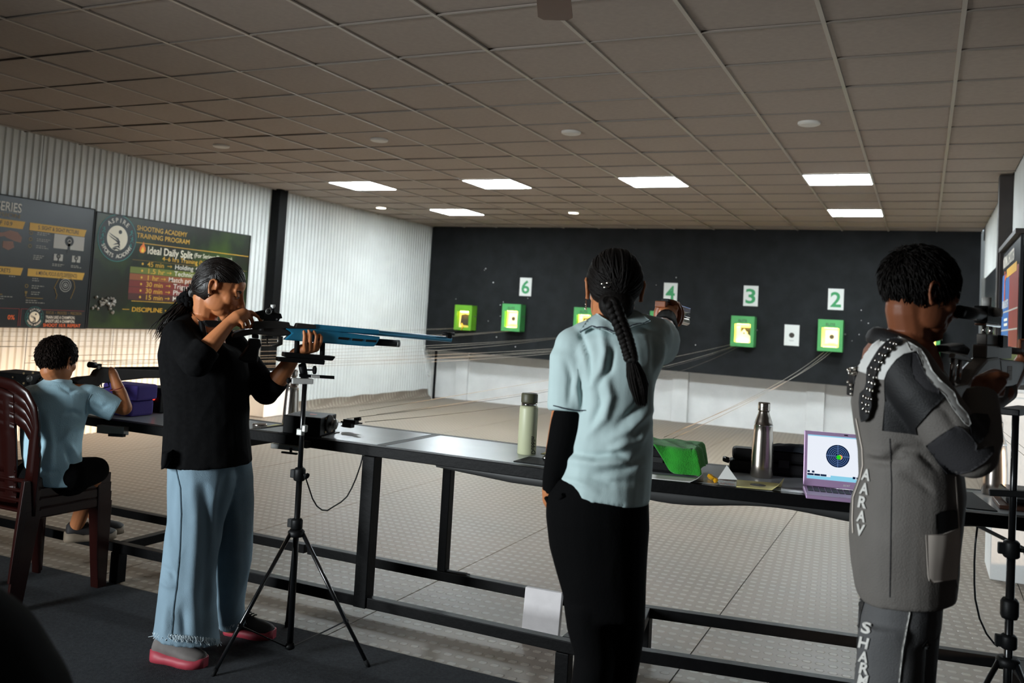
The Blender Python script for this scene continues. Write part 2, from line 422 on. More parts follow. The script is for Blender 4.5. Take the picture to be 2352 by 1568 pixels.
# corrugated side walls
def corr(y0, y1, z0, z1, x, inw, per=.0735, d=.017):
    m = MB(); n = max(1, round((y1-y0)/per)); p = (y1-y0)/n; prof = []
    for i in range(n):
        for t, h in ((0, 0), (.42, 0), (.56, 1), (.84, 1)): prof.append((y0+(i+t)*p, h*d))
    prof.append((y1, 0))
    a = [(x+inw*h, y, z) for z in (z0, z1) for y, h in prof]; k = len(prof)
    m.add(a, [(i, i+1, k+i+1, k+i) for i in range(k-1)], False); return m
m = MB(); m.box((XL-.06, (YF+YB)/2, CEIL/2), (.08, YB-YF+.2, CEIL+.1)); wl = put('wall_left', m, MATS['dark_wall'], kind='structure')
ys = [YF, -1.32, -.30, .72, 1.74, 2.76, 3.78, 4.80, 5.82, 6.82, 7.82, 8.87, 9.90, 10.97, 12.09, 13.12, YB]
for a, b in zip(ys, ys[1:]): put('wall_sheet', corr(a+.004, b-.004, 0, CEIL+.03, XL-.006, 1), MATS['sheet'], wl)
# black steel post and white footing against the left wall
e = empty('wall_post', (-7.66, 9.2, 0), 'black square steel post against the left corrugated wall', 'post')
m = MB(); m.box((-7.665, 9.2, 1.75), (.14, .16, 2.36)); put('column', m, MATS['black_steel'], e, bevel=.006)
m = MB(); m.box((-7.62, 9.2, .29), (.24, .42, .57)); put('footing', m, MATS['plaster'], e, bevel=.008, label='white plastered footing')
# the vinyl turned up along the foot of the left wall
m = MB()
pr = [(0.0, .0), (.045, .006), (.075, .03), (.09, .075), (.096, .13)]
nn = 120
m.grid(lambda u, v: (XL+.012+.10-pr[min(4, int(v*4+.5))][0], 9.55+u*3.95, .004+pr[min(4, int(v*4+.5))][1]+(.018*noise.noise(Vector((u*11, 3, 1))) if v > .9 else 0)), nn, 4)
mat('upturn', 'a0765a', .7, var=.3, vscale=25, bump=.6, bscale=30)
props(put('baseboard_left', m, MATS['vinyl']), kind='structure')

# back wall: white plaster with piers, black target panel in front
m = MB(); m.box((-3.54, YB+.08, CEIL/2), (8.7, .16, CEIL+.1)); wb = put('wall_back', m, MATS['plaster'], kind='structure')
for x0, x1 in ((-7.23, -7.0), (-5.47, -5.24), (-3.46, -3.22), (-1.50, -1.25)):
    m = MB(); m.box(((x0+x1)/2, YB-.03, .42), (x1-x0, .06, .84)); put('pier', m, MATS['plaster'], wb, bevel=.004)
m = MB()
m.prism([(XL+.06, .825), (-.9, .755), (.66, .74), (.66, CEIL+.02), (XL+.06, CEIL+.02)], (0, 13.25, 0), (1, 0, 0), (0, 0, 1), (0, .12, 0)); put('black_panel', m, MATS['black_panel'], wb)
m = MB()
for k in range(24):
    x = random.gauss(random.choice([-6.6, -6.0, -3.2, -.9, -5.9]), .45); z = random.gauss(1.65, .35)
    if not -7.5 < x < .5 or not .95 < z < 2.5: continue
    r = random.uniform(.004, .010); m.lathe([(r, 0), (r*.5, .002)], (x, 13.2485, z), 7, (0, -1, 0))
put('pellet_mark', m, MATS['white'], wb, kind='stuff')
m = MB(); m.box((-7.51, 13.31, .40), (.035, .035, .82)); put('panel_prop', m, MATS['black_steel'], wb, bevel=.003)
m = MB(); m.tube([V(-7.70, 13.16, .86), V(-7.55, 13.1, .43), V(-7.36, 13.0, .006)], .006, 6); tag_ = put('loose_rod', m, MATS['plaster'], label='thin pale rod leaning in the far left corner', cat='rod')
m = MB(); c_ = at_x(984, 858, XL+.02); m.tube([c_+V(0, .055*math.cos(a), .055*math.sin(a)) for a in np.linspace(0, 2*PI, 20)], .012, 8, False); m.lathe([(.02, 0), (.02, .014), (.01, .02)], c_, 12, (1, 0, 0)); put('round_cap', m, MATS['white'], wl)

# right wall: sheets with openings (sun and daylight enter), post, pier
m = MB()
X2 = XR+.05
def rw(y0, y1, z0, z1): m.box((X2, (y0+y1)/2, (z0+z1)/2), (.06, y1-y0, z1-z0))
rw(YF, 3.7, 0, CEIL+.05); rw(3.7, 7.7, 0, .12); rw(3.7, 7.7, 1.55, CEIL+.05); rw(7.7, 12.72, 0, CEIL+.05)
rw(12.72, 13.4, 0, .95); rw(12.72, 13.1, .95, 2.3); rw(12.72, 13.4, 2.82, CEIL+.05); rw(12.72, 12.76, 2.3, 2.82)
wr = put('wall_right', m, MATS['brown_steel'], kind='structure')
for y0, y1 in ((5.0, 6.0), (6.0, 7.02), (7.02, 8.04), (8.04, 8.74), (8.9, 9.92), (9.92, 10.94), (10.94, 11.96), (11.96, 12.7)):
    put('wall_sheet', corr(y0+.004, y1-.004, 2.22, CEIL+.02, XR+.018, -1), MATS['sheet'], wr)
m = MB()
for y in (3.72, 5.05, 6.3, 7.68): m.box((X2, y, .83), (.05, .05, 1.44))
put('trim_1', m, MATS['black_steel'], kind='structure')
m = MB(); m.box((XR-.055, 8.82, 1.46), (.11, .13, 2.90)); put('wall_post', m, MATS['brown_steel'], label='dark square post at the right wall beside the poster', cat='post', bevel=.005)
m = MB(); m.box((.54, 6.53, .56), (.26, .48, 1.12)); m.box((.54, 6.53, 1.13), (.30, .52, .03)); props(put('trim_2', m, MATS['plaster'], bevel=.006), kind='structure')
m = MB(); m.box((1.6, 12.5, 1.6), (.1, 2.2, 3.2)); props(put('sun_blocker', m, MATS['plaster']), kind='structure')  # unseen fin added outside to keep the sun off the black panel
# walls behind the photographer
m = MB(); m.box((-3.54, YF-.06, CEIL/2), (8.7, .1, CEIL+.1)); props(put('wall_front', m, MATS['dark_wall']), kind='structure')
# ================================================================ BENCHES
mat('laminate', 'b0b7bb', .26, var=.10, vscale=2.2, spec=.6, bump=.03, bscale=30)
mat('laminate_edge', '3a3a3a', .6)
BZ = .84
BDIR = unit(V(1, .165, 0)); BNRM = V(-BDIR[1], BDIR[0], 0)      # the right bench stands slightly askew
def bench(name_label, o, ax, L, z, joints, legs_f, legs_r, feet, rail0=.0):
    """o: front left top corner; ax: along the front edge"""
    ax = unit(ax); dp = V(-ax[1], ax[0], 0); D = .575
    e = empty('firing_bench', (o[0], o[1], 0), name_label, 'bench', 'black steel firing benches')
    P = lambda s, t, h: V(o[0], o[1], 0)+ax*s+dp*t+V(0, 0, h)
    t = .045
    def bar(nm, a, b, w=t, h=t): m = MB(); m.bar(a, b, w, h); put(nm, m, MATS['black_steel'], e, bevel=.003)
    bar('front_rail', P(0, t/2, z-t/2), P(L, t/2, z-t/2)); bar('rear_rail', P(0, D-t/2, z-t/2), P(L, D-t/2, z-t/2))
    ends = [0]+joints+[L]
    for s in ends: bar('cross_rail', P(min(max(s, t/2), L-t/2), t, z-t/2), P(min(max(s, t/2), L-t/2), D-t, z-t/2))
    for a, b in zip(ends, ends[1:]):
        m = MB(); c = P((a+b)/2, D/2, z-.006); m.box(c, (b-a-t-.004, D-2*t-.004, .012), np.stack([ax, dp, V(0, 0, 1)], 1)); put('top_panel', m, MATS['laminate'], e)
    zl = .20
    bar('lower_front_rail', P(rail0, t/2, zl-t/2), P(L, t/2, zl-t/2)); bar('lower_rear_rail', P(rail0, D-t/2, zl-t/2), P(L, D-t/2, zl-t/2))
    for s, w in legs_f: bar('leg', P(s, t/2, z-t), P(s, t/2, zl-t), w, w)
    for s, w in legs_r: bar('leg', P(s, D-t/2, z-t), P(s, D-t/2, zl), w, w)
    for s in feet:
        bar('lower_cross_rail', P(s, t, zl-t/2), P(s, D-t, zl-t/2))
        bar('foot', P(s, t/2, zl-t), P(s, t/2, .006), .055, .055); bar('foot', P(s, D-t/2, zl-t), P(s, D-t/2, .0), .055, .055)
    return e, P
bL, PL = bench('left black steel firing bench where the seated child in light blue rests elbows', (-5.6, 3.285), (1, 0, 0), 2.74, .797, [1.25], [], [], [2.0, .25])
bA, PA = bench('long black steel firing bench in the middle, with grey laminate panels', (-2.84, 3.285), (1, 0, 0), 1.70, BZ, [.715], [(.69, .062)], [(.785, .045)], [1.62])
bB, PB = bench('right black steel firing bench carrying the laptop', (-1.03, 3.34), BDIR, 1.57, BZ, [.73], [], [], [.05, 1.51])
# a sheet sagging under the front edge, wavy below
def sag(e, P, s0, s1, z, fn):
    m = MB(); n = 26
    m.grid(lambda u, v: P(s0+(s1-s0)*u, .03+.01*v, z-.044-v*fn(s0+(s1-s0)*u)), n, 2)
    o = put('sagging_underlay', m, MATS['laminate_edge'], e); q = o.modifiers.new('s', 'SOLIDIFY'); q.thickness = .004
sag(bA, PA, 1.0, 1.69, BZ, lambda s: .012+.022*min(1, max(0, (s-1.0)/.35)))
sag(bB, PB, .02, 1.45, BZ, lambda s: .024+.016*math.cos((s-.18)*2*PI/.75) + .008*math.sin(s*3))
m = MB(); m.bar(at_y(2238, 1203, 3.62), at_y(2360, 1264, 3.72), .03, .012); put('brace', m, MATS['grey_alu'], bB, label='grey diagonal brace')
# ================================================================ TARGET WALL
mat('box_green', '4ea45c', .5, var=.06, vscale=6); mat('box_lime', '6fb02c', .45, var=.06)
mat('sign_green', '3f9d63', .6); mat('paper', 'e6e8e4', .8); mat('bull', '3a352f', .7); mat('amber', 'ffcf4a', .6)
mat('paper_cream', 'f3e3b8', .8); mat('lamp_warm', 'ffffff', .5, emit='ffc860', estr=LAMP_E*10.0)
mat('string', '9a9284', .6); mat('string_dark', '4a443c', .6)
YP = 13.25
def sign(x, ch, lb):
    e = empty('number_sign', (x, YP-.004, 1.95), lb, 'number sign', 'lane number signs above the target boxes')
    m = MB(); m.box((x, YP-.004, 1.952), (.208, .006, .297)); put('card', m, MATS['paper'], e)
    m = MB(); write(m, ch, (x, YP-.0085, 1.848), (1, 0, 0), (0, 0, 1), .292, 'CENTER', .022, width=.142 if ch != '1' else .075); put('numeral', m, MATS['sign_green'], e)
for x, c in ((-5.888, '6'), (-4.66, '5'), (-3.487, '4'), (-2.295, '3'), (-1.125, '2'), (.06, '1')):
    sign(x, c, {'6': 'white number card reading 6, farthest left', '5': 'number card reading 5, hidden by the head of the woman in the polo shirt', '4': 'white number card reading 4, just above the pistol', '3': 'white number card reading 3, right of the pistol', '2': 'white number card reading 2, rightmost fully visible one', '1': 'number card reading 1, hidden by the head of the jacketed shooter'}[c])
def target_box(x, z, lb, kind, w=.33, h=.44, green='box_green'):
    d = .20; y0 = YP-d
    e = empty('target_box', (x, YP, z), lb, 'target box', 'green lit target boxes on the black wall')
    ow, oz0, oz1 = .225*w/.33, -.155, .105
    m = MB()
    m.box((x, y0+.01, z+(h/2+oz1)/2), (w, .02, h/2-oz1)); m.box((x, y0+.01, z+(-h/2+oz0)/2), (w, .02, h/2+oz0))
    for s in (-1, 1): m.box((x+s*(w/2+ow/2)/2, y0+.01, z+(oz0+oz1)/2), (w/2-ow/2, .02, oz1-oz0))
    for s in (-1, 1): m.box((x+s*(w/2-.006), YP-d/2+.01, z), (.012, d-.02, h)); m.box((x, YP-d/2+.01, z+s*(h/2-.006)), (w, d-.02, .012))
    put('housing', m, MATS[green], e, bevel=.004)
    m = MB(); m.box((x, YP-.02, z), (w-.03, .01, h-.03)); put('back_plate', m, MATS['box_lime' if kind == 'broken' else 'paper_cream'], e)
    m = MB()
    if kind == 'broken': m.cyl((x-.07, y0+.05, z+oz1-.005), (x+.07, y0+.05, z+oz1-.005), .008, n=8)
    else:
        m.cyl((x-.09, y0+.04, z+oz1+.01), (x+.09, y0+.04, z+oz1+.01), .011, n=8); put('lamp_tube', m, MATS['lamp_warm'], e)
        m = MB(); m.cyl((x-.09, y0+.04, z+oz0-.008), (x+.09, y0+.04, z+oz0-.008), .009, n=8)
    put('lamp_tube', m, MATS['lamp_warm'], e)
    m = MB(); m.box((x-.0, YP-.035, z-.02), (.29, .004, .30)); put('painted_glow_backdrop', m, MATS['glow'], e)
    if kind in ('bull', 'bull2'):
        m = MB(); m.box((x+.012, YP-.13, z-.02), (.17, .003, .19)); put('target_card', m, MATS['paper'], e)
        m = MB(); m.lathe([(.031, 0), (.031, .002)], (x+.016, YP-.132, z-.015), 22, (0, -1, 0)); put('bullseye', m, MATS['bull'], e)
        m = MB(); [m.box((x+.012, YP-.1325, z-.100-.012*k), (.11-.03*k, .001, .005)) for k in range(2)]; put('small_print', m, MATS['bull'], e, kind='stuff')
    elif kind == 'diamond':
        m = MB(); m.prism([(-.10, -.12), (.10, -.12), (.10, -.04), (.075, -.02), (.015, .06), (-.04, .0), (-.04, .10), (-.10, .10)], (x, YP-.12, z-.02), (1, 0, 0), (0, 0, 1), (0, -.003, 0)); put('target_card', m, MATS['paper'], e)
        m = MB(); m.prism([(-.04, .02), (.06, .02), (.06, -.02), (.10, -.10), (.10, .08), (-.04, .08)], (x, YP-.10, z-.02), (1, 0, 0), (0, 0, 1), (0, -.003, 0)); put('brown_flap', m, MATS['bull'], e)
        m = MB(); m.lathe([(.012, 0), (.012, .002)], (x+.012, YP-.124, z-.025), 16, (0, -1, 0)); put('bullseye', m, MATS['bull'], e)
    else:
        m = MB(); m.prism([(-.085, -.10), (.07, -.11), (.085, .06), (.0, .075), (-.075, .055)], (x, YP-.09, z-.02), (1, 0, 0), (0, 0, 1), (0, -.02, .01)); put('torn_card', m, MATS['bull'], e)
        m = MB(); m.tube([(x-.01, y0-.005, z+oz0+.06), (x+.02, y0-.02, z+oz0+.01), (x-.005, y0-.015, z+oz0-.05)], [.012, .02, .008], 7); put('frayed_cord', m, MATS['amber'], e)
    if kind != 'broken':
        m = MB(); write(m, 'ELITE', (x, y0-.0012, z+.135), (1, 0, 0), (0, 0, 1), .052, 'CENTER', .006, width=.12); put('lettering', m, MATS['bull'], e)
    m = MB(); m.cyl((x+w/2, YP-.10, z+.03), (x+w/2+.03, YP-.10, z+.03), .006, n=8); m.cyl((x+w/2+.02, YP-.10, z+.03), (x+w/2+.03, YP-.10, z+.03), .012, n=8); put('latch', m, MATS['grey_alu'], e)
mat('glow', 'fff2c8', .8, emit='ffd060', estr=.8)  # backdrop is no lamp: warm lamplight is put into its emission
target_box(-6.905, 1.395, 'lime green target box at far left with a torn card', 'broken', .315, .415, 'box_lime')
target_box(-6.03, 1.44, 'green target box below the card reading 6', 'bull')
target_box(-4.79, 1.44, 'green target box behind the left side of the pistol shooter neck', 'diamond')
target_box(-3.57, 1.44, 'green target box mostly hidden by the pistol arm', 'bull')
target_box(-2.36, 1.43, 'green lit box holding a diamond shaped card, below the card reading 3', 'diamond')
target_box(-1.165, 1.44, 'green lit box with an orange bullseye, right of the loose paper target', 'bull2')
target_box(.04, 1.44, 'green target box behind the chin of the boy in the jacket', 'bull2')
for x, z, lb in ((-1.70, 1.415, 'white paper target on the black wall between boxes 3 and 2'), (-.52, 1.41, 'white paper target partly behind the shoulder of the boy in the jacket')):
    e = empty('paper_target', (x, YP, z), lb, 'paper target')
    m = MB(); m.box((x, YP-.004, z), (.205, .003, .297)); put('sheet', m, MATS['paper'], e)
    m = MB(); m.lathe([(.037, 0), (.037, .002)], (x, YP-.0055, z), 28, (0, -1, 0)); put('bullseye', m, MATS['bull'], e)
    m = MB(); m.box((x, YP-.0058, z-.072), (.07, .001, .004)); m.box((x, YP-.0058, z-.082), (.05, .001, .004)); put('small_print', m, MATS['grey_alu'], e, kind='stuff')
# return strings from the benches to the boxes
CNT = {}
def string(a, b, sag_, dark, lane):
    CNT[lane] = CNT.get(lane, 0)+1; k_ = CNT[lane]
    tot, tail = {3: (4, 'strings between the tripod motor box and the diamond card box'), 2: (3, 'strings rising from the green towel to the orange bullseye box'), 4: (4, 'strings ending at the box behind the pistol arm'), 5: (3, 'strings ending beside the neck of the braided woman'), 6: (3, 'strings ending at the green box above the rifle muzzle'), 7: (2, 'strings ending at the lime box in the far corner'), 1: (2, 'strings ending behind the jacketed shooter')}[lane]
    lb = ('dark ' if dark else 'pale ')+('first', 'second', 'third', 'fourth')[k_-1]+' of the thin '+tail
    a, b = V(*a), V(*b); m = MB(); n = 16
    m.tube([a+(b-a)*t-V(0, 0, 4*sag_*t*(1-t)) for t in np.linspace(0, 1, n+1)], .0014, 5)
    return put('target_string', m, MATS['string_dark' if dark else 'string'], label=lb, cat='string', group=tail)
mot = lambda x, y, Y: at_y(x, y, Y)
m3 = mot(797, 961, 3.72); m3b = mot(838, 969, 3.72)
string(m3, (-2.44, 13.06, 1.215), .10, 1, 3); string(m3b, (-2.40, 13.06, 1.212), .16, 1, 3)
string(m3+V(0, .1, .03), (-2.47, 13.06, 1.245), .03, 0, 3); string(m3b+V(0, .1, .03), (-2.46, 13.06, 1.22), .08, 0, 3)
for lane, x0, xt, z0, n in ((4, -4.42, -3.62, .97, 4), (5, -5.0, -4.86, .98, 3), (6, -6.15, -6.06, 1.0, 3), (7, -7.0, -6.95, 1.03, 2)):
    for k in range(n): string((x0+.03*k, 3.75, z0+.045*(k % 2)+.02*(k//2)), (xt+.035*k, 13.05, 1.215+.012*k), .05+.05*(k//2), 0, lane)
for k, (x, y) in enumerate(((1525, 1004), (1546, 1006), (1552, 990))): string(mot(x, y, 3.9), (-1.235+.05*k, 13.05, 1.215+.004*k), .06, 0, 2)
for k in range(2): string((.44+.04*k, 4.0, .95), (.02+.05*k, 13.05, 1.22), .06, 0, 1)
# ================================================================ POSTERS ON THE LEFT WALL
mat('board_dark', '191c1f', .30, var=.25, vscale=3, spec=.5)
def green_board():
    m = bpy.data.materials.new('board_green'); m.use_nodes = True; nt = m.node_tree; N = nt.nodes; L = nt.links; b = N['Principled BSDF']
    tc = N.new('ShaderNodeTexCoord'); sp = N.new('ShaderNodeSeparateXYZ'); L.new(tc.outputs['Object'], sp.inputs[0])
    nz = N.new('ShaderNodeTexNoise'); nz.inputs['Scale'].default_value = 2.2; nz.inputs['Detail'].default_value = 7; L.new(tc.outputs['Object'], nz.inputs['Vector'])
    r = N.new('ShaderNodeValToRGB'); e = r.color_ramp.elements
    e[0].position = .30; e[0].color = lin('1a1409'); e[1].position = .78; e[1].color = lin('3d5217')
    x = e.new(.48); x.color = lin('16200f'); x = e.new(.62); x.color = lin('2a3c13')
    L.new(nz.outputs[0], r.inputs[0]); L.new(r.outputs[0], b.inputs['Base Color']); b.inputs['Roughness'].default_value = .32
    MATS['board_green'] = m
green_board()
for n_, c_ in dict(gold='d9a52e', gold_dim='8a6a20', ink_white='e4ddcf', ink_dim='9a9488', cream='efe6cf', teal='2f8f88', navy='0c1a1e', strip_olive='66701a', strip_orange='8f4a1c', strip_red='761f14', strip_dark='4a1a10', strip_black='17180d', orange='e0662a', flame='f07a1c', flame_core='ffd23a', skin_print='8a5a44', grey_print='b9b4aa', black_print='0f0f10', blue_print='2b5f9e', red_print='8a2f28', brass='b9a077').items():
    mat(n_, c_, .45)
UY, UZ, NX = V(0, 1, 0), V(0, 0, 1), V(1, 0, 0)
PX0 = -7.715
def flat(mb, pts, k=1):   # polygon (Y,Z) on the poster
    return mb.prism(pts, (PX0+.0012*k, 0, 0), UY, UZ, (.0012, 0, 0))
def rect(mb, y0, y1, z0, z1, k=1): return flat(mb, [(y0, z0), (y1, z0), (y1, z1), (y0, z1)], k)
def T(mb, s, y, z, size, width=None, align='LEFT', bold=0, k=3): return write(mb, s, (PX0+.0012*k+.0006, y, z), UY, UZ, size, align, bold, width)
def disc(mb, y, z, r, k=2, n=36, r0=None):
    if r0 is None: return flat(mb, [(y+r*math.cos(a), z+r*math.sin(a)) for a in np.linspace(0, 2*PI, n, endpoint=False)], k)
    for i in range(n):
        a, b = 2*PI*i/n, 2*PI*(i+1)/n
        mb.add([(PX0+.0012*k+.001, y+q*math.cos(t), z+q*math.sin(t)) for q, t in ((r0, a), (r, a), (r, b), (r0, b))], [(0, 1, 2, 3)], False)
    return mb
def logo(e, y, z, s):
    """round crest: ring of lettering round a pale disc with a running figure"""
    m = MB(); disc(m, y, z, .245*s, 2); put('crest_disc', m, MATS['navy'], e)
    m = MB(); disc(m, y, z, .247*s, 3, 48, .241*s); put('crest_ring', m, MATS['teal'], e)
    m = MB(); disc(m, y, z, .132*s, 3); put('crest_centre', m, MATS['cream'], e)
    m = MB(); o = (PX0+.0062, y, z); arc_write(m, 'ASPIRE', o, UY, UZ, .19*s, .068*s, math.radians(128), math.radians(52), .012)
    arc_write(m, 'SPORTS ACADEMY', o, UY, UZ, .19*s, .058*s, math.radians(207), math.radians(333), .012, True); put('crest_lettering', m, MATS['ink_white'], e)
    m = MB()
    P_ = lambda pts: flat(m, [(y+a*s, z+b*s) for a, b in pts], 4)
    disc(m, y+.032*s, z+.068*s, .021*s, 4, 18)
    for dz in (0, -.026): P_([(-.115, .052+dz), (-.05, .022+dz), (.012, -.002+dz), (.036, -.034+dz), (.03, -.07+dz), (.016, -.03+dz), (-.02, -.004+dz), (-.08, .025+dz)])
    for dz in (-.045, -.075): P_([(.03, -.0+dz), (-.02, -.012+dz), (-.052, -.03+dz), (-.03, -.026+dz), (.01, -.018+dz), (.04, -.03+dz), (.05, -.05+dz)])
    P_([(-.06, -.11), (-.01, -.10), (.045, -.118), (.03, -.128), (0, -.115), (-.03, -.126)]); put('crest_figure', m, MATS['black_print'], e)
    m = MB()
    for a in (158, 180, 202, 22, 0, -22):
        t = math.radians(a); cy, cz = y+.19*s*math.cos(t), z+.19*s*math.sin(t)
        disc(m, cy+.004*s, cz+.024*s, .008*s, 4, 10)
        for q in ([(0, .016), (.006, .014), (.004, -.004), (-.004, -.004)], [(-.002, -.004), (.003, -.006), (.022, -.028), (.016, -.030)], [(-.004, -.004), (0, -.006), (-.016, -.03), (-.022, -.026)], [(0, .012), (.022, .004), (.021, 0), (0, .005)], [(0, .012), (-.02, .018), (-.021, .014), (0, .006)]):
            flat(m, [(cy+u*s, cz+v*s) for u, v in q], 4)
    put('crest_athletes', m, MATS['teal'], e)
# green training programme board
e = empty('wall_poster', (PX0, 7.6, 1.68), 'green training program poster with a round sports crest on the left wall', 'poster')
m = MB(); m.box((PX0-.008, 7.605, 1.678), (.018, 2.30, 1.185)); put('board', m, MATS['board_green'], e)
m = MB(); m.box((PX0-.004, 7.605, 2.274), (.022, 2.31, .010)); m.box((PX0-.004, 6.452, 1.678), (.022, .010, 1.19)); m.box((PX0-.004, 8.758, 1.678), (.022, .010, 1.19)); m.box((PX0-.004, 7.605, 1.083), (.022, 2.31, .010)); put('edge_strip', m, MATS['black'], e)
logo(e, 6.73, 2.03, 1.0)
m = MB(); T(m, 'SHOOTING ACADEMY', 6.975, 2.145, .075, .72, bold=.008); T(m, 'TRAINING PROGRAM', 6.98, 2.065, .075, .76, bold=.008); T(m, 'DISCIPLINE', 6.99, 1.268, .068, .42, bold=.012); T(m, '\u2022', 7.45, 1.268, .068); T(m, '4\u20136 hrs Training (National-level)', 7.36, 1.845, .072, 1.05, bold=.004)
put('gold_lettering', m, MATS['gold'], e)
m = MB(); T(m, 'Ideal Daily Split', 7.139, 1.905, .115, .66, bold=.014); T(m, '(For Serious Shooters)', 7.83, 1.925, .072, .62, bold=.004); put('headline', m, MATS['cream'], e)
m = MB(); flat(m, [(7.03, 1.93), (7.05, 1.905), (7.09, 1.905), (7.115, 1.93), (7.112, 1.965), (7.095, 1.99), (7.08, 2.03), (7.065, 1.995), (7.04, 1.97)], 3); put('flame', m, MATS['flame'], e)
m = MB(); flat(m, [(7.052, 1.925), (7.065, 1.912), (7.085, 1.912), (7.096, 1.93), (7.085, 1.955), (7.075, 1.975), (7.06, 1.95)], 4); put('flame_core', m, MATS['flame_core'], e)
m = MB(); rect(m, 6.98, 8.74, 2.008, 2.015, 2); rect(m, 6.98, 8.3, 1.378, 1.384, 2); rect(m, 6.87, 6.96, 1.285, 1.291, 2); put('gold_rule', m, MATS['gold'], e)
m = MB(); rect(m, 6.95, 8.74, 1.822, 1.826, 2); put('thin_rule', m, MATS['gold_dim'], e)
for z, c_ in ((1.715, 'strip_olive'), (1.642, 'strip_orange'), (1.570, 'strip_red'), (1.498, 'strip_red'), (1.428, 'strip_dark')):
    m = MB(); rect(m, 6.93, 8.70, z-.034, z+.034, 1); put('colour_strip', m, MATS[c_], e)
rows = (('45 min', 'Holding + Dry Firing', 1.788), ('1.5 hr', 'Technical shooting', 1.713), ('1 hr', 'Match practice', 1.640), ('30 min', 'Trigger / follow through', 1.568), ('30 min', 'Physical training', 1.497), ('15 min', 'Mental training', 1.427))
m = MB(); m2 = MB()
for a, b, z in rows:
    disc(m, 7.09, z, .013, 3, 14); T(m, a, 7.155, z-.024, .076, .075*len(a)*.52, bold=.006)
    y2 = 7.155+.075*len(a)*.52+.05; rect(m, y2, y2+.055, z-.003, z+.003, 3); flat(m, [(y2+.045, z+.018), (y2+.07, z), (y2+.045, z-.018), (y2+.055, z)], 3)
    T(m2, b, y2+.11, z-.024, .076, .075*len(b)*.50, bold=.003)
put('time_lettering', m, MATS['gold'], e); put('task_lettering', m2, MATS['ink_white'], e)
m = MB()
for k in range(30):
    y, z = random.gauss(6.66, .085), random.gauss(1.33, .045); m.lathe([(.010, 0), (.013, .010), (.006, .016), (.011, .026)], (PX0+.003, y, z), 8, unit(V(1, random.uniform(-1, 1), random.uniform(-1, 1))))
put('pellet_print', m, MATS['grey_print'], e, kind='stuff')
# dark champion board
e = empty('wall_poster', (PX0, 5.2, 1.68), 'dark poster with orange header strips and gun sight pictures on the left wall', 'poster')
m = MB(); m.box((PX0-.008, 5.215, 1.684), (.018, 2.42, 1.21)); put('board', m, MATS['board_dark'], e)
m = MB(); m.box((PX0-.004, 5.215, 2.293), (.022, 2.43, .010)); m.box((PX0-.004, 6.43, 1.684), (.022, .010, 1.215)); m.box((PX0-.004, 5.215, 1.078), (.022, 2.43, .010)); put('edge_strip', m, MATS['black'], e)
m = MB(); T(m, 'SERIES', 5.362, 2.150, .12, .252, bold=.012); put('headline', m, MATS['ink_white'], e)
m = MB(); T(m, 'PRECISION', 5.20, 2.095, .055, .40); put('subline', m, MATS['gold_dim'], e)
for y0, y1, z, s in ((5.715, 6.345, 2.035, '5. SIGHT & SIGHT PICTURE'), (5.735, 6.365, 1.60, '6. MENTAL FOCUS (ELITE DIFFERENCE)'), (4.9, 5.665, 2.035, '80% OF 10.9'), (4.9, 5.685, 1.60, 'HIDDEN SECRETS')):
    m = MB(); flat(m, [(y0, z-.036), (y1-.02, z-.036), (y1, z+.036), (y0, z+.036)], 2); put('header_strip', m, MATS['gold'], e)
    m = MB(); w = (y1-y0)*.72 if y0 > 5.5 else .024*len(s); T(m, s, (y0+y1)/2-w/2 if y0 > 5.5 else y1-.13-w, z-.017, .052, w, bold=.008); put('header_lettering', m, MATS['black_print'], e)
def sightpic(y0, y1, z0, z1):
    m = MB(); rect(m, y0, y1, z0, z1, 2); put('sight_picture', m, MATS['grey_print'], e)
    m = MB(); cy, cz, r = (y0+y1)/2, (z0+z1)/2+.012, (z1-z0)*.36; disc(m, cy, cz, r, 3, 26); flat(m, [(cy-r*.35, z0-(z1-z0)*.25), (cy+r*.35, z0-(z1-z0)*.25), (cy+r*.22, cz), (cy-r*.22, cz)], 3); put('front_sight_print', m, MATS['black_print'], e)
    m = MB(); disc(m, cy, cz, r*.42, 4, 20, r*.34); flat(m, [(cy-r*.12, cz-r*.3), (cy+r*.12, cz-r*.3), (cy, cz-r*.05)], 4); put('sight_ring_print', m, MATS['ink_white'], e)
sightpic(5.985, 6.33, 1.855, 1.995); sightpic(6.0, 6.10, 1.735, 1.80); sightpic(6.205, 6.30, 1.735, 1.80)
m = MB()   # head outline with rings
hd = [(6.06, 1.36), (6.07, 1.40), (6.055, 1.425), (6.045, 1.46), (6.03, 1.465), (6.05, 1.51), (6.075, 1.56), (6.13, 1.585), (6.20, 1.58), (6.25, 1.54), (6.265, 1.48), (6.245, 1.42), (6.225, 1.37)]
for a, b in zip(hd, hd[1:]): m.bar((PX0+.004, a[0], a[1]), (PX0+.004, b[0], b[1]), .006, .001, (1, 0, 0))
put('head_outline', m, MATS['gold_dim'], e)
m = MB(); [disc(m, 6.155, 1.50, r, 3, 30, r-.005) for r in (.065, .045, .024)]; disc(m, 6.155, 1.50, .009, 3, 12); put('target_rings', m, MATS['grey_print'], e)
m = MB()   # small print lines and icons
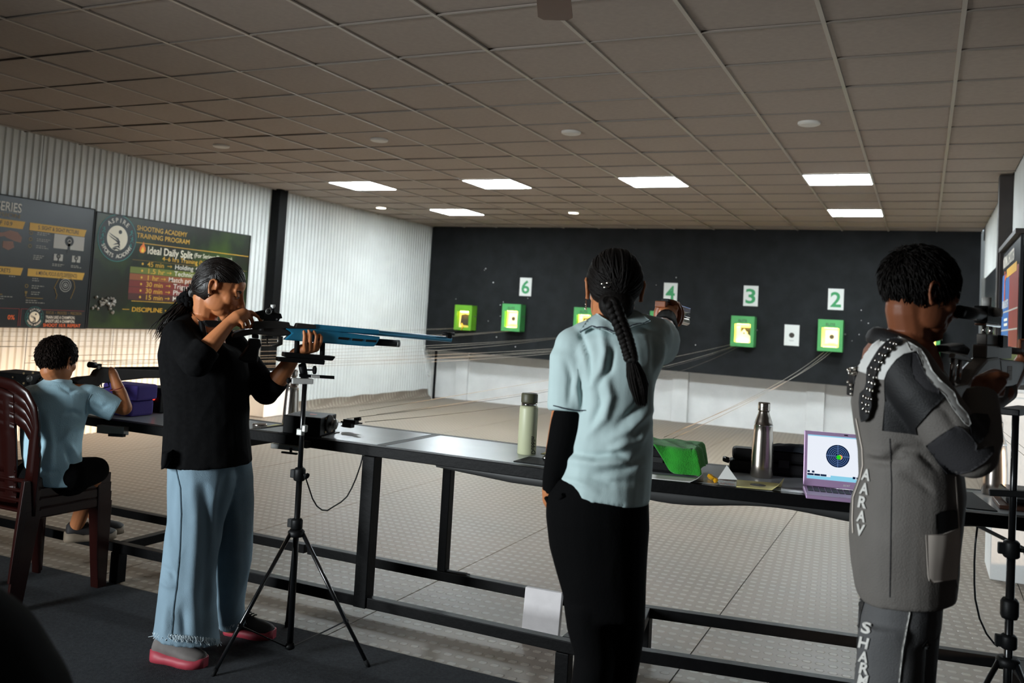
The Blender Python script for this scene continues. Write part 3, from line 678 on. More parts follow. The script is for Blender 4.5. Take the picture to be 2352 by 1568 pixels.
for y, z, w in ((5.80, 1.985, .14), (5.80, 1.968, .1), (5.80, 1.925, .15), (5.80, 1.908, .12), (5.80, 1.86, .1), (5.80, 1.842, .13), (5.78, 1.765, .11), (5.78, 1.748, .1), (5.78, 1.731, .07), (5.79, 1.545, .06), (5.79, 1.525, .07), (5.79, 1.475, .13), (5.79, 1.455, .07), (5.79, 1.415, .09), (5.79, 1.395, .08), (5.74, 1.335, .12), (5.74, 1.315, .2), (5.99, 1.70, .13), (5.99, 1.685, .1), (6.2, 1.70, .09), (6.2, 1.685, .12), (5.4, 1.36, .2), (5.4, 1.34, .12), (5.55, 1.55, .06)):
    x = y
    while x < y+w: l = random.uniform(.012, .03); rect(m, x, min(x+l, y+w), z-.004, z+.004, 2); x += l+.008
put('small_print', m, MATS['ink_dim'], e, kind='stuff')
m = MB()
for z in (1.975, 1.915, 1.85, 1.47): disc(m, 5.735, z, .018, 3, 14, .012)
flat(m, [(5.72, 1.42), (5.75, 1.42), (5.745, 1.40), (5.738, 1.392), (5.738, 1.38), (5.748, 1.374), (5.722, 1.374), (5.732, 1.38), (5.732, 1.392), (5.725, 1.40)], 3); rect(m, 5.74, 5.92, 1.355, 1.362, 2); rect(m, 5.4, 5.5, 1.375, 1.382, 2); put('icon', m, MATS['gold_dim'], e, kind='stuff')
m = MB()
flat(m, [(5.40, 1.94), (5.46, 1.95), (5.52, 1.975), (5.60, 1.965), (5.645, 1.92), (5.64, 1.87), (5.58, 1.88), (5.50, 1.90), (5.47, 1.915), (5.40, 1.90)], 2); flat(m, [(5.46, 1.87), (5.56, 1.875), (5.575, 1.82), (5.52, 1.79), (5.46, 1.81)], 2); put('hand_print', m, MATS['skin_print'], e)
logo(e, 5.845, 1.178, .40)
m = MB(); T(m, 'FOCUS  \u2022  PROCESS  \u2022  PRECISION', 5.965, 1.212, .038, .40); put('footer_gold', m, MATS['gold_dim'], e)
m = MB(); T(m, 'TRAIN LIKE A CHAMPION.', 5.965, 1.168, .040, .33, bold=.01); T(m, 'SHOOT LIKE A CHAMPION.', 5.965, 1.130, .040, .33, bold=.01); put('footer_white', m, MATS['ink_white'], e)
m = MB(); T(m, 'SHOOT 10.9. REPEAT', 5.945, 1.088, .044, .42, bold=.012); T(m, 'FORMULA', 5.11, 1.215, .05, .36, bold=.01); T(m, '0%', 5.57, 1.150, .06, .07, bold=.01)
put('footer_orange', m, MATS['orange'], e)
m = MB(); rect(m, 4.5, 5.68, 1.25, 1.254, 2); rect(m, 5.68, 5.684, 1.09, 1.254, 2); rect(m, 5.7, 6.40, 1.25, 1.254, 2); rect(m, 5.70, 5.704, 1.09, 1.254, 2); put('footer_rule', m, MATS['red_print'], e)
# posters on the right wall
e = empty('wall_poster', (.60, 8.0, 1.75), 'blue and brown poster in a frame on the right wall', 'poster')
xq = .605
m = MB(); m.box((xq+.012, 7.95, 1.70), (.02, 1.50, 1.05)); put('board', m, MATS['board_dark'], e)
m = MB(); m.box((xq-.004, 7.95, 2.245), (.06, 1.56, .035)); put('frame_ledge', m, MATS['brown_steel'], e)
m = MB(); m.box((xq, 8.715, 1.70), (.05, .03, 1.08)); put('frame_side', m, MATS['brown_steel'], e)
def rq(mb, y0, y1, z0, z1, k=1): mb.box((xq-.001*k, (y0+y1)/2, (z0+z1)/2), (.0012, abs(y1-y0), z1-z0)); return mb
m = rq(MB(), 8.0, 8.68, 1.40, 2.02); put('blue_field', m, MATS['blue_print'], e)
m = rq(MB(), 7.25, 8.0, 1.40, 2.02); put('red_field', m, MATS['red_print'], e)
m = MB(); [rq(m, 7.25, 8.68, z, z+.012, 2) for z in (1.70, 1.55, 1.41)]; put('rule', m, MATS['grey_print'], e)
m = MB(); write(m, 'NORMAL SHOOTER', (xq-.003, 8.62, 2.08), (0, -1, 0), (0, 0, 1), .13, 'LEFT', .02, 1.0); write(m, 'NORMAL SHOOTER', (xq-.003, 8.62, 1.74), (0, -1, 0), (0, 0, 1), .09, 'LEFT', .02, .55)
for z in (1.63, 1.59, 1.49, 1.45): rq(m, 8.08, 8.40, z, z+.022, 3)
put('lettering', m, MATS['ink_white'], e)
m = rq(MB(), 7.4, 8.25, 1.98, 2.05, 2); put('yellow_strip', m, MATS['gold'], e)
m = MB(); o_ = V(xq-.003, 8.45, 1.80); q_ = lambda pts: m.prism(pts, o_, (0, -1, 0), (0, 0, 1), (-.0015, 0, 0))
q_([(0, 0), (.03, 0), (.05, .10), (.07, 0), (.10, 0), (.07, .14), (.06, .2), (.02, .2), (.01, .13)]); q_([(.05, .15), (.22, .2), (.22, .215), (.04, .19)]); q_([(.02, .2), (.06, .2), (.065, .245), (.02, .245)]); put('figure_print', m, MATS['orange'], e)
e = empty('wall_poster', (.62, 10.8, 1.6), 'dark poster with yellow bands on the right wall near the far corner', 'poster')
m = MB(); m.box((.655, 10.75, 1.58), (.03, 2.3, 1.26)); put('board', m, MATS['board_dark'], e)
m = MB(); m.box((.638, 11.0, 1.72), (.002, 1.0, .16)); put('yellow_band', m, MATS['gold'], e)
for y_ in (9.58, 11.92): m = MB(); m.box((.635, y_, 1.58), (.05, .04, 1.28)); put('frame_side', m, MATS['grey_alu'], e)
# ================================================================ FAN over the photographer's left
e = empty('ceiling_fan', (-1.0, 2.25, CEIL), 'brown ceiling fan whose blade tip dips into the top of the frame', 'fan')
mat('fan_brown', '5a3a2c', .45)
m = MB(); m.lathe([(.06, 0), (.065, -.05), (.02, -.07), (.014, -.30), (.014, -.32)], (-1.0, 2.25, CEIL-.005), 20); put('down_rod', m, MATS['fan_brown'], e)
m = MB(); m.lathe([(.03, .06), (.11, .04), (.13, 0), (.11, -.04), (.05, -.06)], (-1.0, 2.25, 2.58), 26); put('motor', m, MATS['fan_brown'], e)
tip = V(-1.29, 3.04, 2.55); hb = V(-1.0, 2.25, 2.56)
for k in range(3):
    d = rotz(k*2*PI/3) @ (tip-hb); d[2] = -.01; u = unit(d); s_ = unit(V(-u[1], u[0], 0)); L_ = np.linalg.norm(tip-hb)
    m = MB(); m.prism([(.20, -.05), (L_-.03, -.065), (L_, -.045), (L_, .045), (L_-.03, .065), (.20, .05)], hb, u, s_, (0, 0, .008)); m.bar(hb+u*.1, hb+u*.24, .04, .012); put('blade', m, MATS['fan_brown'], e)
# ================================================================ THINGS ON THE BENCHES
mat('gloss_black', '0d0e10', .28, coat=.3); mat('satin_black', '0e0f10', .5, bump=.05, bscale=200, spec=.25); mat('rubber', '101112', .75, spec=.2)
mat('steel', 'b5aca3', .24, metal=1.0, bump=.03, bscale=30, stretch=(1, 1, .05)); mat('chrome', 'd8d8d8', .08, metal=1.0)
mat('bottle_green', 'bfc2a0', .45); mat('lid_olive', '4a4a36', .5); mat('towel', '1f8f1c', .95, var=.15, vscale=40, bump=.6, bscale=250, sheen=.3)
mat('case_black', '0e0e10', .6, bump=.2, bscale=350, spec=.2); mat('cloth_navy', '1b222b', .9, bump=.3, bscale=120)
mat('lilac', 'c4a2cc', .35, metal=.25); mat('keys', '1c1d2a', .5); mat('paper_yellow', 'd9cf8a', .8); mat('amber_clear', 'e0a21c', .15, coat=.4)
mat('purple', '4b3b8f', .8, bump=.1, bscale=200); mat('red_led', 'ff3020', .4, emit='ff3020', estr=6.0); mat('red_badge', 'c03a34', .4); mat('copper', 'a8623c', .35, metal=.9)
mat('clear', 'f4f6f4', .08, trans=.85, ior=1.3); mat('white_plastic', 'dcdcd8', .45); mat('foam_white', 'ded9da', .7, var=.05, vscale=20, bump=.1, bscale=80)
def lathe_obj(nm, prof, o, mm, parent, n=32): m = MB(); m.lathe(prof, o, n); return put(nm, m, MATS[mm], parent)
def flask(x, y, z, h, r, lb, name='steel_bottle'):
    e = empty(name, (x, y, z), lb, 'bottle', 'steel bottles on the benches'); q = lambda *a: [(r*b, h*t) for b, t in a]; o = (x, y, z)
    lathe_obj('body', q((.92, 0), (1.0, .012), (1.0, .16), (.985, .3), (.93, .45), (.86, .6), (.815, .685), (.83, .69), (.83, .70), (.80, .705), (.745, .75), (.62, .80), (.53, .84), (.48, .87), (.47, .885)), o, 'steel', e)
    lathe_obj('cap', q((.49, .885), (.54, .892), (.54, .905), (.52, .91), (.535, .925), (.535, .985), (.50, 1.0)), o, 'steel', e)
    lathe_obj('band', q((.835, .689), (.845, .692), (.845, .70), (.835, .703)), o, 'chrome', e); return e
flask(-.578, 3.752, BZ, .300, .0445, 'tall brushed steel bottle standing left of the laptop')
flask(-2.93, 3.72, .797, .30, .040, 'steel bottle behind the black motor box, partly hidden by the tripod')
flask(.272, 4.03, BZ, .285, .047, 'steel bottle at the right edge below the jacket sleeve')
e = empty('green_bottle', (-1.545, 3.585, BZ), 'pale green insulated bottle with an olive lid on the middle bench', 'bottle')
o = (-1.545, 3.585, BZ); lathe_obj('body', [(.038, 0), (.0405, .004), (.0405, .195), (.038, .208)], o, 'bottle_green', e); lathe_obj('collar', [(.034, .206), (.034, .222)], o, 'chrome', e); lathe_obj('lid', [(.035, .222), (.036, .226), (.036, .258), (.033, .263)], o, 'lid_olive', e)
gb = bpy.data.objects['body.003'] if 'body.003' in bpy.data.objects else None
gb = [c for c in e.children if c.name.startswith('body')][0]; vs, fs = text2d('Dubblin', 1.0, 'LEFT', .012)
put('lettering', withmats(decal(bvh_of(gb), [[(1228.5+(vs[i][1]-.35)*13.0-3.5, 1043-vs[i][0]*13.0) for i in f] for f in fs], 2.0, .0006, .0004), MATS['satin_black']), None, e)
# motor box of lane three
def motor_box(c, ang, sx, sy, h, z, lb, badge=True):
    e = empty('motor_box', (c[0], c[1], z), lb, 'motor box', 'black string motor boxes'); R = rotz(ang); C_ = V(c[0], c[1], z)
    P = lambda x, y, w: C_+R @ V(x, y, w)
    m = MB(); m.prism([(-sy/2, 0), (sy/2, 0), (sy/2, h*1.05), (-sy/2, h)], P(-sx/2, 0, .002), R @ V(0, 1, 0), (0, 0, 1), R @ V(sx, 0, 0)); put('housing', m, MATS['satin_black'], e, bevel=.004)
    m = MB(); m.box(P(0, 0, .0015), (sx+.03, sy+.03, .003), R); put('base_plate', m, MATS['black_steel'], e)
    if badge: m = MB(); m.lathe([(.018, 0), (.018, .002)], P(.01, .01, h*1.03), 24); put('badge', m, MATS['red_badge'], e)
    m = MB(); q = P(sx/2, 0, h*.62); ax = R @ V(1, 0, 0); m.lathe([(.042, 0), (.042, .008), (.036, .010)], q, 26, ax); put('flange', m, MATS['black'], e)
    m = MB(); m.lathe([(.008, .008), (.008, .02), (.024, .022), (.024, .026), (.018, .030), (.024, .034), (.024, .038), (.006, .046)], q, 26, ax); put('pulley', m, MATS['grey_alu'], e)
    for a, b in ((.035, .03), (.035, -.03), (-.03, .03), (-.03, -.03)):
        m = MB(); m.lathe([(.007, 0), (.006, .004)], P(sx/2, a, h*.55+b), 10, ax); put('screw', m, MATS['brass'], e)
    return e, P
a3 = at_z(647, 995, BZ); b3 = at_z(733, 1003, BZ); d3 = unit(b3-a3); L3 = np.linalg.norm(b3-a3)
mb3, P3 = motor_box((a3+b3)/2+V(-d3[1], d3[0], 0)*.085+V(0, .004, 0), math.atan2(d3[1], d3[0]), L3, .17, .082, BZ, 'black motor box with a red badge beside the tripod')
m = MB(); m.box(at_y(806, 968, 3.62), (.07, .03, .02)); m.box(at_y(800, 976, 3.60), (.05, .03, .02)); m.cyl(at_y(815, 962, 3.62), at_y(828, 962, 3.62), .008); m.bar(at_y(783, 968, 3.6), at_y(832, 972, 3.64), .008, .006); m.bar(at_y(783, 978, 3.6), at_y(805, 972, 3.62), .006, .004); put('carriage', m, MATS['black'], mb3)
m = MB(); m.bar(at_y(625, 1023, 3.268), at_y(690, 1030, 3.268), .02, .022); put('clamp_bracket', m, MATS['grey_alu'], mb3, bevel=.002)
m = MB(); m.bar(at_y(648, 1038, 3.25), at_y(682, 1042, 3.25), .012, .008); m.cyl(at_y(668, 1028, 3.255), at_y(668, 1042, 3.255), .006); m.box(at_y(702, 1020, 3.262), (.035, .03, .03)); put('clamp_lever', m, MATS['black'], mb3)
pts = [(692, 1062), (698, 1085), (708, 1115), (718, 1145), (728, 1162), (740, 1171), (752, 1172), (766, 1163), (784, 1152), (797, 1140), (808, 1120), (818, 1097), (828, 1068), (833, 1046), (834, 1036)]
m = MB(); m.tube([at_y(x, y, 3.26+.05*i/14) for i, (x, y) in enumerate(pts)], .0032, 7); put('cable', m, MATS['gloss_black'], label='black cable looping below the middle bench', cat='cable')
mb4, P4 = motor_box(at_z(30, 902, .797)[:2]*0+V(-4.88, 3.66), .12, .30, .17, .135, .797, 'black motor box at the left edge behind the child', False)
m = MB(); m.box(P4(.22, 0, .07), (.06, .02, .03)); m.box(P4(.27, 0, .06), (.03, .015, .015)); m.box(P4(.2, .02, .05), (.05, .03, .012)); put('carriage', m, MATS['grey_alu'], mb4)
for (x, y), r_ in (((55, 857), .007), ((76, 856), .007), ((55, 880), .007), ((30, 866), .005)): m = MB(); m.lathe([(r_, 0), (r_*.8, .004)], at_y(x, y, 3.566), 12, (.1, -1, 0)); put('screw', m, MATS['brass'], mb4)
m = MB(); m.lathe([(.020, 0), (.020, .006), (.012, .008), (.012, .014), (.004, .016)], at_y(68, 869, 3.568), 20, (.1, -1, 0)); put('pulley', m, MATS['grey_alu'], mb4)
m = MB(); m.bar(at_y(228, 984, 3.265), at_y(290, 990, 3.265), .03, .04); put('clamp_bracket', m, MATS['grey_alu'], bL)
m = MB(); m.bar(at_y(252, 998, 3.25), at_y(285, 1000, 3.25), .02, .014); put('clamp_lever', m, MATS['black'], bL)
# tin, papers
lathe_obj('pellet_tin', [(.033, 0), (.0345, .002), (.0345, .012), (.036, .013), (.036, .024), (.034, .026)], (0, 0, 0), 'steel', None); t_ = bpy.data.objects['pellet_tin']; t_.location = at_z(590, 985, .797)+V(.0, .02, 0); props(t_, 'small round silver pellet tin on the bench beside the woman in black', 'tin')
def sheet(c, ang, w, h, z, mm, lb, bull=True, curl=.0):
    e = empty('paper_target', (c[0], c[1], z), lb, 'paper target'); R = rotz(ang); C_ = V(c[0], c[1], z+.001)
    m = MB(); m.grid(lambda u, v: C_+R @ V((u-.5)*w, (v-.5)*h, .0006+curl*max(0, u-.8)*max(0, .5-v)*8), 8, 6); q = put('sheet', m, MATS[mm], e); s = q.modifiers.new('s', 'SOLIDIFY'); s.thickness = .0008
    if bull: m = MB(); m.lathe([(.03, .0), (.03, .0004)], C_+V(0, 0, .0012), 24); put('bullseye', m, MATS['bull'], e)
    return e
sheet((-.555, 3.53), .25, .17, .17, BZ, 'paper_yellow', 'yellow paper target with a black bull in front of the steel bottle', True, .06)
sheet((-.845, 3.44), .2, .20, .11, BZ, 'paper', 'pale folded target card at the front edge right of the woman in the polo shirt', False, .05)
sheet((-2.76, 3.67), .1, .17, .17, BZ, 'paper_yellow', 'pale yellow paper target behind the pellet tin', False)
sheet((-3.0, 3.74), .2, .12, .12, .797, 'paper_yellow', 'small yellow paper sheet left of the steel bottle on the left bench', False)
sheet((-1.42, 3.72), .1, .17, .17, BZ, 'paper_yellow', 'yellow paper target beside the green bottle', True)
def mat_sheet(c, ang, w, h, z, lb):
    m = MB(); m.box(V(c[0], c[1], z+.002), (w, h, .004), rotz(ang)); return put('bench_mat', m, MATS['rubber'], label=lb, cat='mat', bevel=.001)
mat_sheet((-1.37, 3.43), .0, .26, .16, BZ, 'thin black mat on the middle bench beside the hidden hand')
mat_sheet((.175, 3.80), .165, .10, .38, BZ, 'thin black mat on the right bench behind the grey jacket')
e = empty('ring_small', (-1.40, 3.45, BZ+.005), 'small silver ring on the black mat at the middle bench', 'ring'); m = MB(); m.lathe([(.014, 0), (.016, .004), (.016, .016), (.012, .018)], (-1.405, 3.47, BZ+.0045), 16); put('band', m, MATS['chrome'], e)
# black case with the green towel
e = empty('pistol_case', (-.97, 3.63, BZ), 'black plastic case under the green towel', 'case'); R = rotz(.16)
m = MB(); m.box(V(-.975, 3.63, BZ+.026), (.30, .20, .050), R); put('base_shell', m, MATS['case_black'], e, bevel=.012)
m = MB(); m.box(V(-.975, 3.63, BZ+.075), (.30, .20, .044), R); put('lid', m, MATS['case_black'], e, bevel=.012)
m = MB(); m.box(V(-.975, 3.63, BZ+.052)+R @ V(0, -.102, 0), (.06, .012, .02), R); put('latch', m, MATS['black'], e)
m = MB()
def towel(u, v):
    fr = max(0, min(1, (u-.30)/.35)); fr = fr*fr*(3-2*fr)
    x = -.16+u*.385; y = -.085-.13*fr+v*(.225+.13*fr); z = .1015
    over = max(0, x-.152); ov2 = max(0, -.104-y)
    if over > 0: x = .152+min(over, .016)+.25*max(0, over-.016)+.008*math.sin(v*15); z -= max(0, over-.010)*1.22*(1+.10*math.sin(v*9+1))
    if ov2 > 0: y = -.104-min(ov2, .010)-.16*max(0, ov2-.010)-.006*math.sin(u*22); z -= max(0, ov2-.006)*.95
    return V(-.975, 3.63, BZ)+R @ V(x, y+.006*math.sin(u*14), max(.008, z+.006*noise.noise(Vector((u*9, v*7, 2)))+.005*abs(math.sin(u*11+v*5))))
m.grid(towel, 60, 34); q = put('green_towel', m, MATS['towel'], label='bright green towel draped over the black case', cat='towel'); s = q.modifiers.new('s', 'SOLIDIFY'); s.thickness = .005; s.offset = 1
# long hard case + navy pouch
R = rotz(.20); c = V(-.512, 3.872, BZ)
e = empty('hard_case', c, 'long black hard case behind the steel bottle and the laptop', 'case')
m = MB(); m.box(c+V(0, 0, .026), (.43, .10, .050), R); put('base_shell', m, MATS['case_black'], e, bevel=.012)
m = MB(); m.box(c+V(0, 0, .076), (.41, .095, .048), R); put('lid', m, MATS['case_black'], e, bevel=.014)
m = MB(); m.tube([c+R @ V(-.216, -.03, .04), c+R @ V(-.236, -.03, .045), c+R @ V(-.236, .03, .045), c+R @ V(-.216, .03, .04)], .008, 8); put('handle', m, MATS['black'], e)
m = MB(); m.box(c+R @ V(.0, -.052, .052), (.04, .01, .03), R); put('latch', m, MATS['black'], e)
m = MB(); m.box(c+R @ V(.12, -.052, .052), (.04, .01, .03), R); put('latch', m, MATS['black'], e)
m = MB(); m.grid(lambda u, v: c+R @ V(-.07+.27*u, -.04+.085*v, .1015+.030*(math.sin(PI*min(1, max(0, u)))**.35)*(math.sin(PI*v)**.4)+.004*noise.noise(Vector((u*8, v*5, 3)))), 30, 14); put('cloth_pouch', m, MATS['cloth_navy'], label='dark navy cloth pouch lying on the long hard case', cat='pouch')
# pellet box, paper tent, screwdriver
e = empty('pellet_box', (-.655, 3.452, BZ), 'small clear box of copper pellets at the bench edge', 'box')
m = MB(); m.box((-.655, 3.455, BZ+.010), (.066, .045, .019), rotz(.15)); put('box', m, MATS['clear'], e, bevel=.002)
m = MB(); [m.ell((-.655+random.uniform(-.025, .025), 3.455+random.uniform(-.015, .015), BZ+.006), (.003, .003, .003), n=6, m=4) for _ in range(40)]; put('pellets', m, MATS['copper'], e, kind='stuff')
m = MB(); b0 = V(-.655, 3.465, BZ+.0205); m.add([b0+V(-.036, -.02, 0), b0+V(.036, -.012, .004), b0+V(0, .03, 0), b0+V(-.008, 0, .052)], [(0, 1, 3), (1, 2, 3), (2, 0, 3), (0, 2, 1)], False); put('paper_tent', m, MATS['white_plastic'], label='small white pyramid sachet on top of the pellet box', cat='sachet')
e = empty('screwdriver', (-.70, 3.46, BZ), 'small screwdriver with a clear amber handle', 'screwdriver')
p0, p1 = V(-.745, 3.545, BZ+.012), V(-.697, 3.455, BZ+.010); m = MB(); m.tube([p0, p0+(p1-p0)*.1, p0+(p1-p0)*.5, p0+(p1-p0)*.9, p1], [.008, .011, .0095, .011, .006], 6, True, False); put('handle', m, MATS['amber_clear'], e)
m = MB(); m.cyl(p1, p1+unit(p1-p0)*.03+V(0, 0, -.006), .003); put('shaft', m, MATS['chrome'], e)
# laptop
w_ = unit(V(1, .17, 0)); d_ = V(w_[1], -w_[0], 0); hl = at_z(1844, 1117, BZ+.012); LW, LD, LH = .325, .20, .205
e = empty('laptop', hl, 'open lilac laptop showing a round target on screen', 'laptop')
up = unit(V(0, 0, 1)*math.cos(.20)-d_*math.sin(.20)); nn_ = np.cross(w_, up)
if nn_ @ d_ < 0: nn_ = -nn_
m = MB(); m.box(hl+w_*LW/2+d_*LD/2-V(0, 0, .002), (LW, LD, .014), np.stack([w_, d_, V(0, 0, 1)], 1)); put('base', m, MATS['lilac'], e, bevel=.003)
m = MB()
for r in range(5):
    for c in range(14): m.box(hl+w_*(.022+c*.0215)+d_*(.026+r*.019)+V(0, 0, .0058), (.018, .0155, .0025), np.stack([w_, d_, V(0, 0, 1)], 1))
put('keyboard', m, MATS['keys'], e, kind='stuff')
m = MB(); m.box(hl+w_*LW/2+d_*.158+V(0, 0, .0053), (.10, .055, .001), np.stack([w_, d_, V(0, 0, 1)], 1)); put('touchpad', m, MATS['lilac'], e)
sc = lambda u, v, k=0: hl+V(0, 0, .006)+w_*u*LW+up*v*LH+nn_*(.0045+.0004*k)
m = MB(); m.box(hl+V(0, 0, .006)+w_*LW/2+up*LH/2, (LW, LH, .008), np.stack([w_, up, np.cross(w_, up)], 1)); put('lid', m, MATS['lilac'], e, bevel=.003)
def scr(name, polys, mm, k):
    m = MB(); [m.add([sc(u, v, k) for u, v in p], [tuple(range(len(p)))], False) for p in polys]; return put(name, m, MATS[mm], e)
for n_, c_, s_ in (('scr_white', 'e9eef8', 1.0), ('scr_cyan', '8fd6f2', .9), ('scr_navy', '13305c', .5), ('scr_ring', '6f8fc8', .7), ('scr_green', '22d01c', 1.0), ('scr_orange', 'f0a060', 1.0), ('scr_pale', 'c9f2d6', .9)): mat(n_, '050505', .3, emit=c_, estr=s_)
RQ = lambda a, b, c, d: [(a, c), (b, c), (b, d), (a, d)]
scr('screen', [RQ(.04, .96, .13, .93)], 'scr_white', 0)
scr('taskbar', [RQ(.04, .96, .13, .185), RQ(.04, .96, .91, .93), RQ(.30, .56, .185, .215)], 'scr_cyan', 1)
scr('side_panel', [RQ(.715, .72, .2, .88)], 'scr_navy', 2); scr('side_highlight', [RQ(.725, .955, .70, .73)], 'scr_pale', 2)
scr('buttons', [RQ(.045, .115, .19, .225), RQ(.12, .185, .19, .225), RQ(.19, .255, .19, .225), RQ(.045, .072, .24, .275), RQ(.095, .122, .24, .275), RQ(.54, .57, .19, .23), RQ(.58, .645, .19, .225), RQ(.65, .72, .19, .225), [(.64, .88), (.712, .88), (.712, .78)]], 'scr_navy', 2)
cu, cv, asp = .375, .575, LW/LH
ring = lambda r0, r1, n=36: [[(cu+r*math.cos(t)/asp, cv+r*math.sin(t)) for r, t in ((r0, a), (r1, a), (r1, b), (r0, b))] for a, b in ((2*PI*i/n, 2*PI*(i+1)/n) for i in range(n))]
scr('target_disc', ring(0.001, .205), 'scr_navy', 2)
scr('target_rings', sum([ring(r, r+.008) for r in (.05, .08, .11, .14, .17)], [])+[RQ(cu-.003, cu+.003, cv-.205, cv+.205), RQ(cu-.205/asp, cu+.205/asp, cv-.005, cv+.005)], 'scr_ring', 3)
cu, cv = .40, .56; scr('shot_orange', ring(.0005, .042, 20), 'scr_orange', 4); cu, cv = .385, .555; scr('shot_green', ring(.0005, .040, 20), 'scr_green', 5)
m = MB(); write(m, 'acer', sc(.44, .045, 1), w_, up, .014, 'LEFT', .003); put('maker_lettering', m, MATS['white'], e)
m = MB(); m.box(sc(.46, .965, 0), (.012, .004, .002), np.stack([w_, up, nn_], 1)); put('webcam', m, MATS['black'], e)
# foam blocks and control box on the left bench
cb = at_z(300, 938, .797); cb = V(cb[0], min(cb[1], 3.55), 0)
for k, (z, w, lb) in enumerate(((.797, .20, 'lower purple foam block under the front of the child rifle'), (.797+.083, .23, 'upper purple foam block supporting the child rifle'))):
    p = at_y(296 if k == 0 else 300, 925 if k == 0 else 890, 3.50)
    m = MB(); m.box(V(p[0], 3.50, z+.042), (w, .155, .081), rotz(.10 if k else .03)); put('foam_block', m, MATS['purple'], label=lb, cat='foam block', bevel=.012)
e = empty('control_box', (at_y(368, 912, 3.72)[0], 3.72, .797), 'black control box with a small red light behind the purple blocks', 'control box')
cb_ = at_y(368, 912, 3.72); m = MB(); m.box((cb_[0], 3.72, .797+.07), (.15, .14, .135)); put('housing', m, MATS['satin_black'], e, bevel=.005)
m = MB(); q = at_y(353, 916, 3.648); m.ell(q, (.008, .006, .006), n=10, m=6); put('light', m, MATS['red_led'], e)
# white foam board behind the middle bench rails, small stick
m = MB(); m.box((-1.495, 3.745, .117), (.172, .03, .225), Euler((-.12, .0, .06)).to_matrix()); put('foam_board', m, MATS['foam_white'], label='white foam board standing against the rear bench rail', cat='board', bevel=.003)
m = MB(); q = at_y(1026, 1299, 3.83); m.bar(V(-2.03, 3.838, .2055), V(-1.93, 3.845, .2055), .008, .006); m.bar(V(-2.03, 3.83, .2055), V(-1.91, 3.838, .2055), .004, .006); put('cable_tie', m, MATS['black'], label='thin black strip on the lower rear rail of the middle bench', cat='strip')
# right bench: black box, notebook, cord, cable
e = empty('black_box', (.315, 3.78, BZ), 'small black zipped box on a notebook at the right edge', 'box')
m = MB(); m.box((.335, 3.80, BZ+.042), (.11, .16, .050), rotz(.1)); put('body', m, MATS['gloss_black'], e, bevel=.01)
m = MB(); m.box((.335, 3.80, BZ+.042), (.113, .163, .006), rotz(.1)); put('zip', m, MATS['grey_alu'], e)
m = MB(); m.box((.335, 3.79, BZ+.008), (.15, .20, .014), rotz(.05)); put('notebook', m, MATS['fan_brown'], label='brown notebook under the small black box at right', cat='notebook', bevel=.002)
m = MB(); m.tube([at_y(x, y, 3.62) for x, y in ((2245, 1208), (2240, 1250), (2238, 1290), (2238, 1340), (2240, 1375), (2250, 1420), (2266, 1455), (2284, 1478), (2292, 1484))], .0035, 7); put('cable', m, MATS['gloss_black'], label='black cable hanging from the right bench to the tripod', cat='cable')
# black bag, bottom left corner, close to the lens
mat('bag_black', '050506', .95, spec=.1)
m = MB(); m.ell((-1.21, .77, .63), (.27, .25, .42)); m.ell((-1.22, .75, .30), (.28, .27, .34)); m.ell((-1.22, .75, .13), (.29, .28, .125)); me = withmats(organic(m, .02, 4), MATS['bag_black']); put('camera_bag', me, None, label='black cloth bag out of focus in the bottom left corner', cat='bag')
# ================================================================ PEOPLE
mat('skin', 'c27c50', .48, var=.06, vscale=14, bump=.04, bscale=300, spec=.4); mat('skin_dark', '8a5236', .5, var=.06, vscale=14, bump=.04, bscale=300, spec=.4)
mat('hair', '150e0b', .42, bump=.2, bscale=160, stretch=(1, 1, .2), spec=.38); mat('hair_brown', '1a100b', .68, bump=.25, bscale=160, spec=.14); mat('hair_matte', '120e0c', .62, bump=.25, bscale=160, spec=.18)
mat('black_linen', '101011', .95, var=.2, vscale=60, bump=.12, bscale=300, spec=.08); mat('denim', '7d95a4', .9, var=.10, vscale=5, bump=.3, bscale=500)
mat('fray', 'c9d6dc', .9); mat('seam_blue', '4f6674', .9); mat('polo', 'bdd2d2', .85, var=.04, vscale=9, bump=.12, bscale=420); mat('navy', '1d2638', .8)
mat('trouser_black', '09090a', .9, bump=.1, bscale=150, spec=.08); mat('tee', 'b9e0f0', .9, var=.05, vscale=8, bump=.25, bscale=260); mat('tee_trim', 'b9d6e2', .9)
mat('jacket_grey', '75706b', .72, var=.10, vscale=7, bump=.25, bscale=260); mat('jacket_white', 'eeeeea', .6); mat('jacket_black', '1a1a1c', .6, bump=.2, bscale=300); mat('jacket_dark', '38373a', .75, bump=.3, bscale=400)
mat('suit_grey', '5f5f60', .75, var=.08, vscale=7, bump=.25, bscale=300); mat('letter_white', 'f0eee8', .6); mat('pocket_white', 'ecdfd3', .7)
mat('eye_white', 'd9d4cc', .25); mat('iris', '1d100b', .15); mat('lip', '8a4a40', .45); mat('silver', 'd9d2c8', .15, metal=1.0)
mat('shoe_grey', '6b6562', .8, var=.1, vscale=30); mat('shoe_red', 'a83a48', .55); mat('shoe_dark', '2a2626', .7); mat('shoe_tan', '8f7f6c', .7)
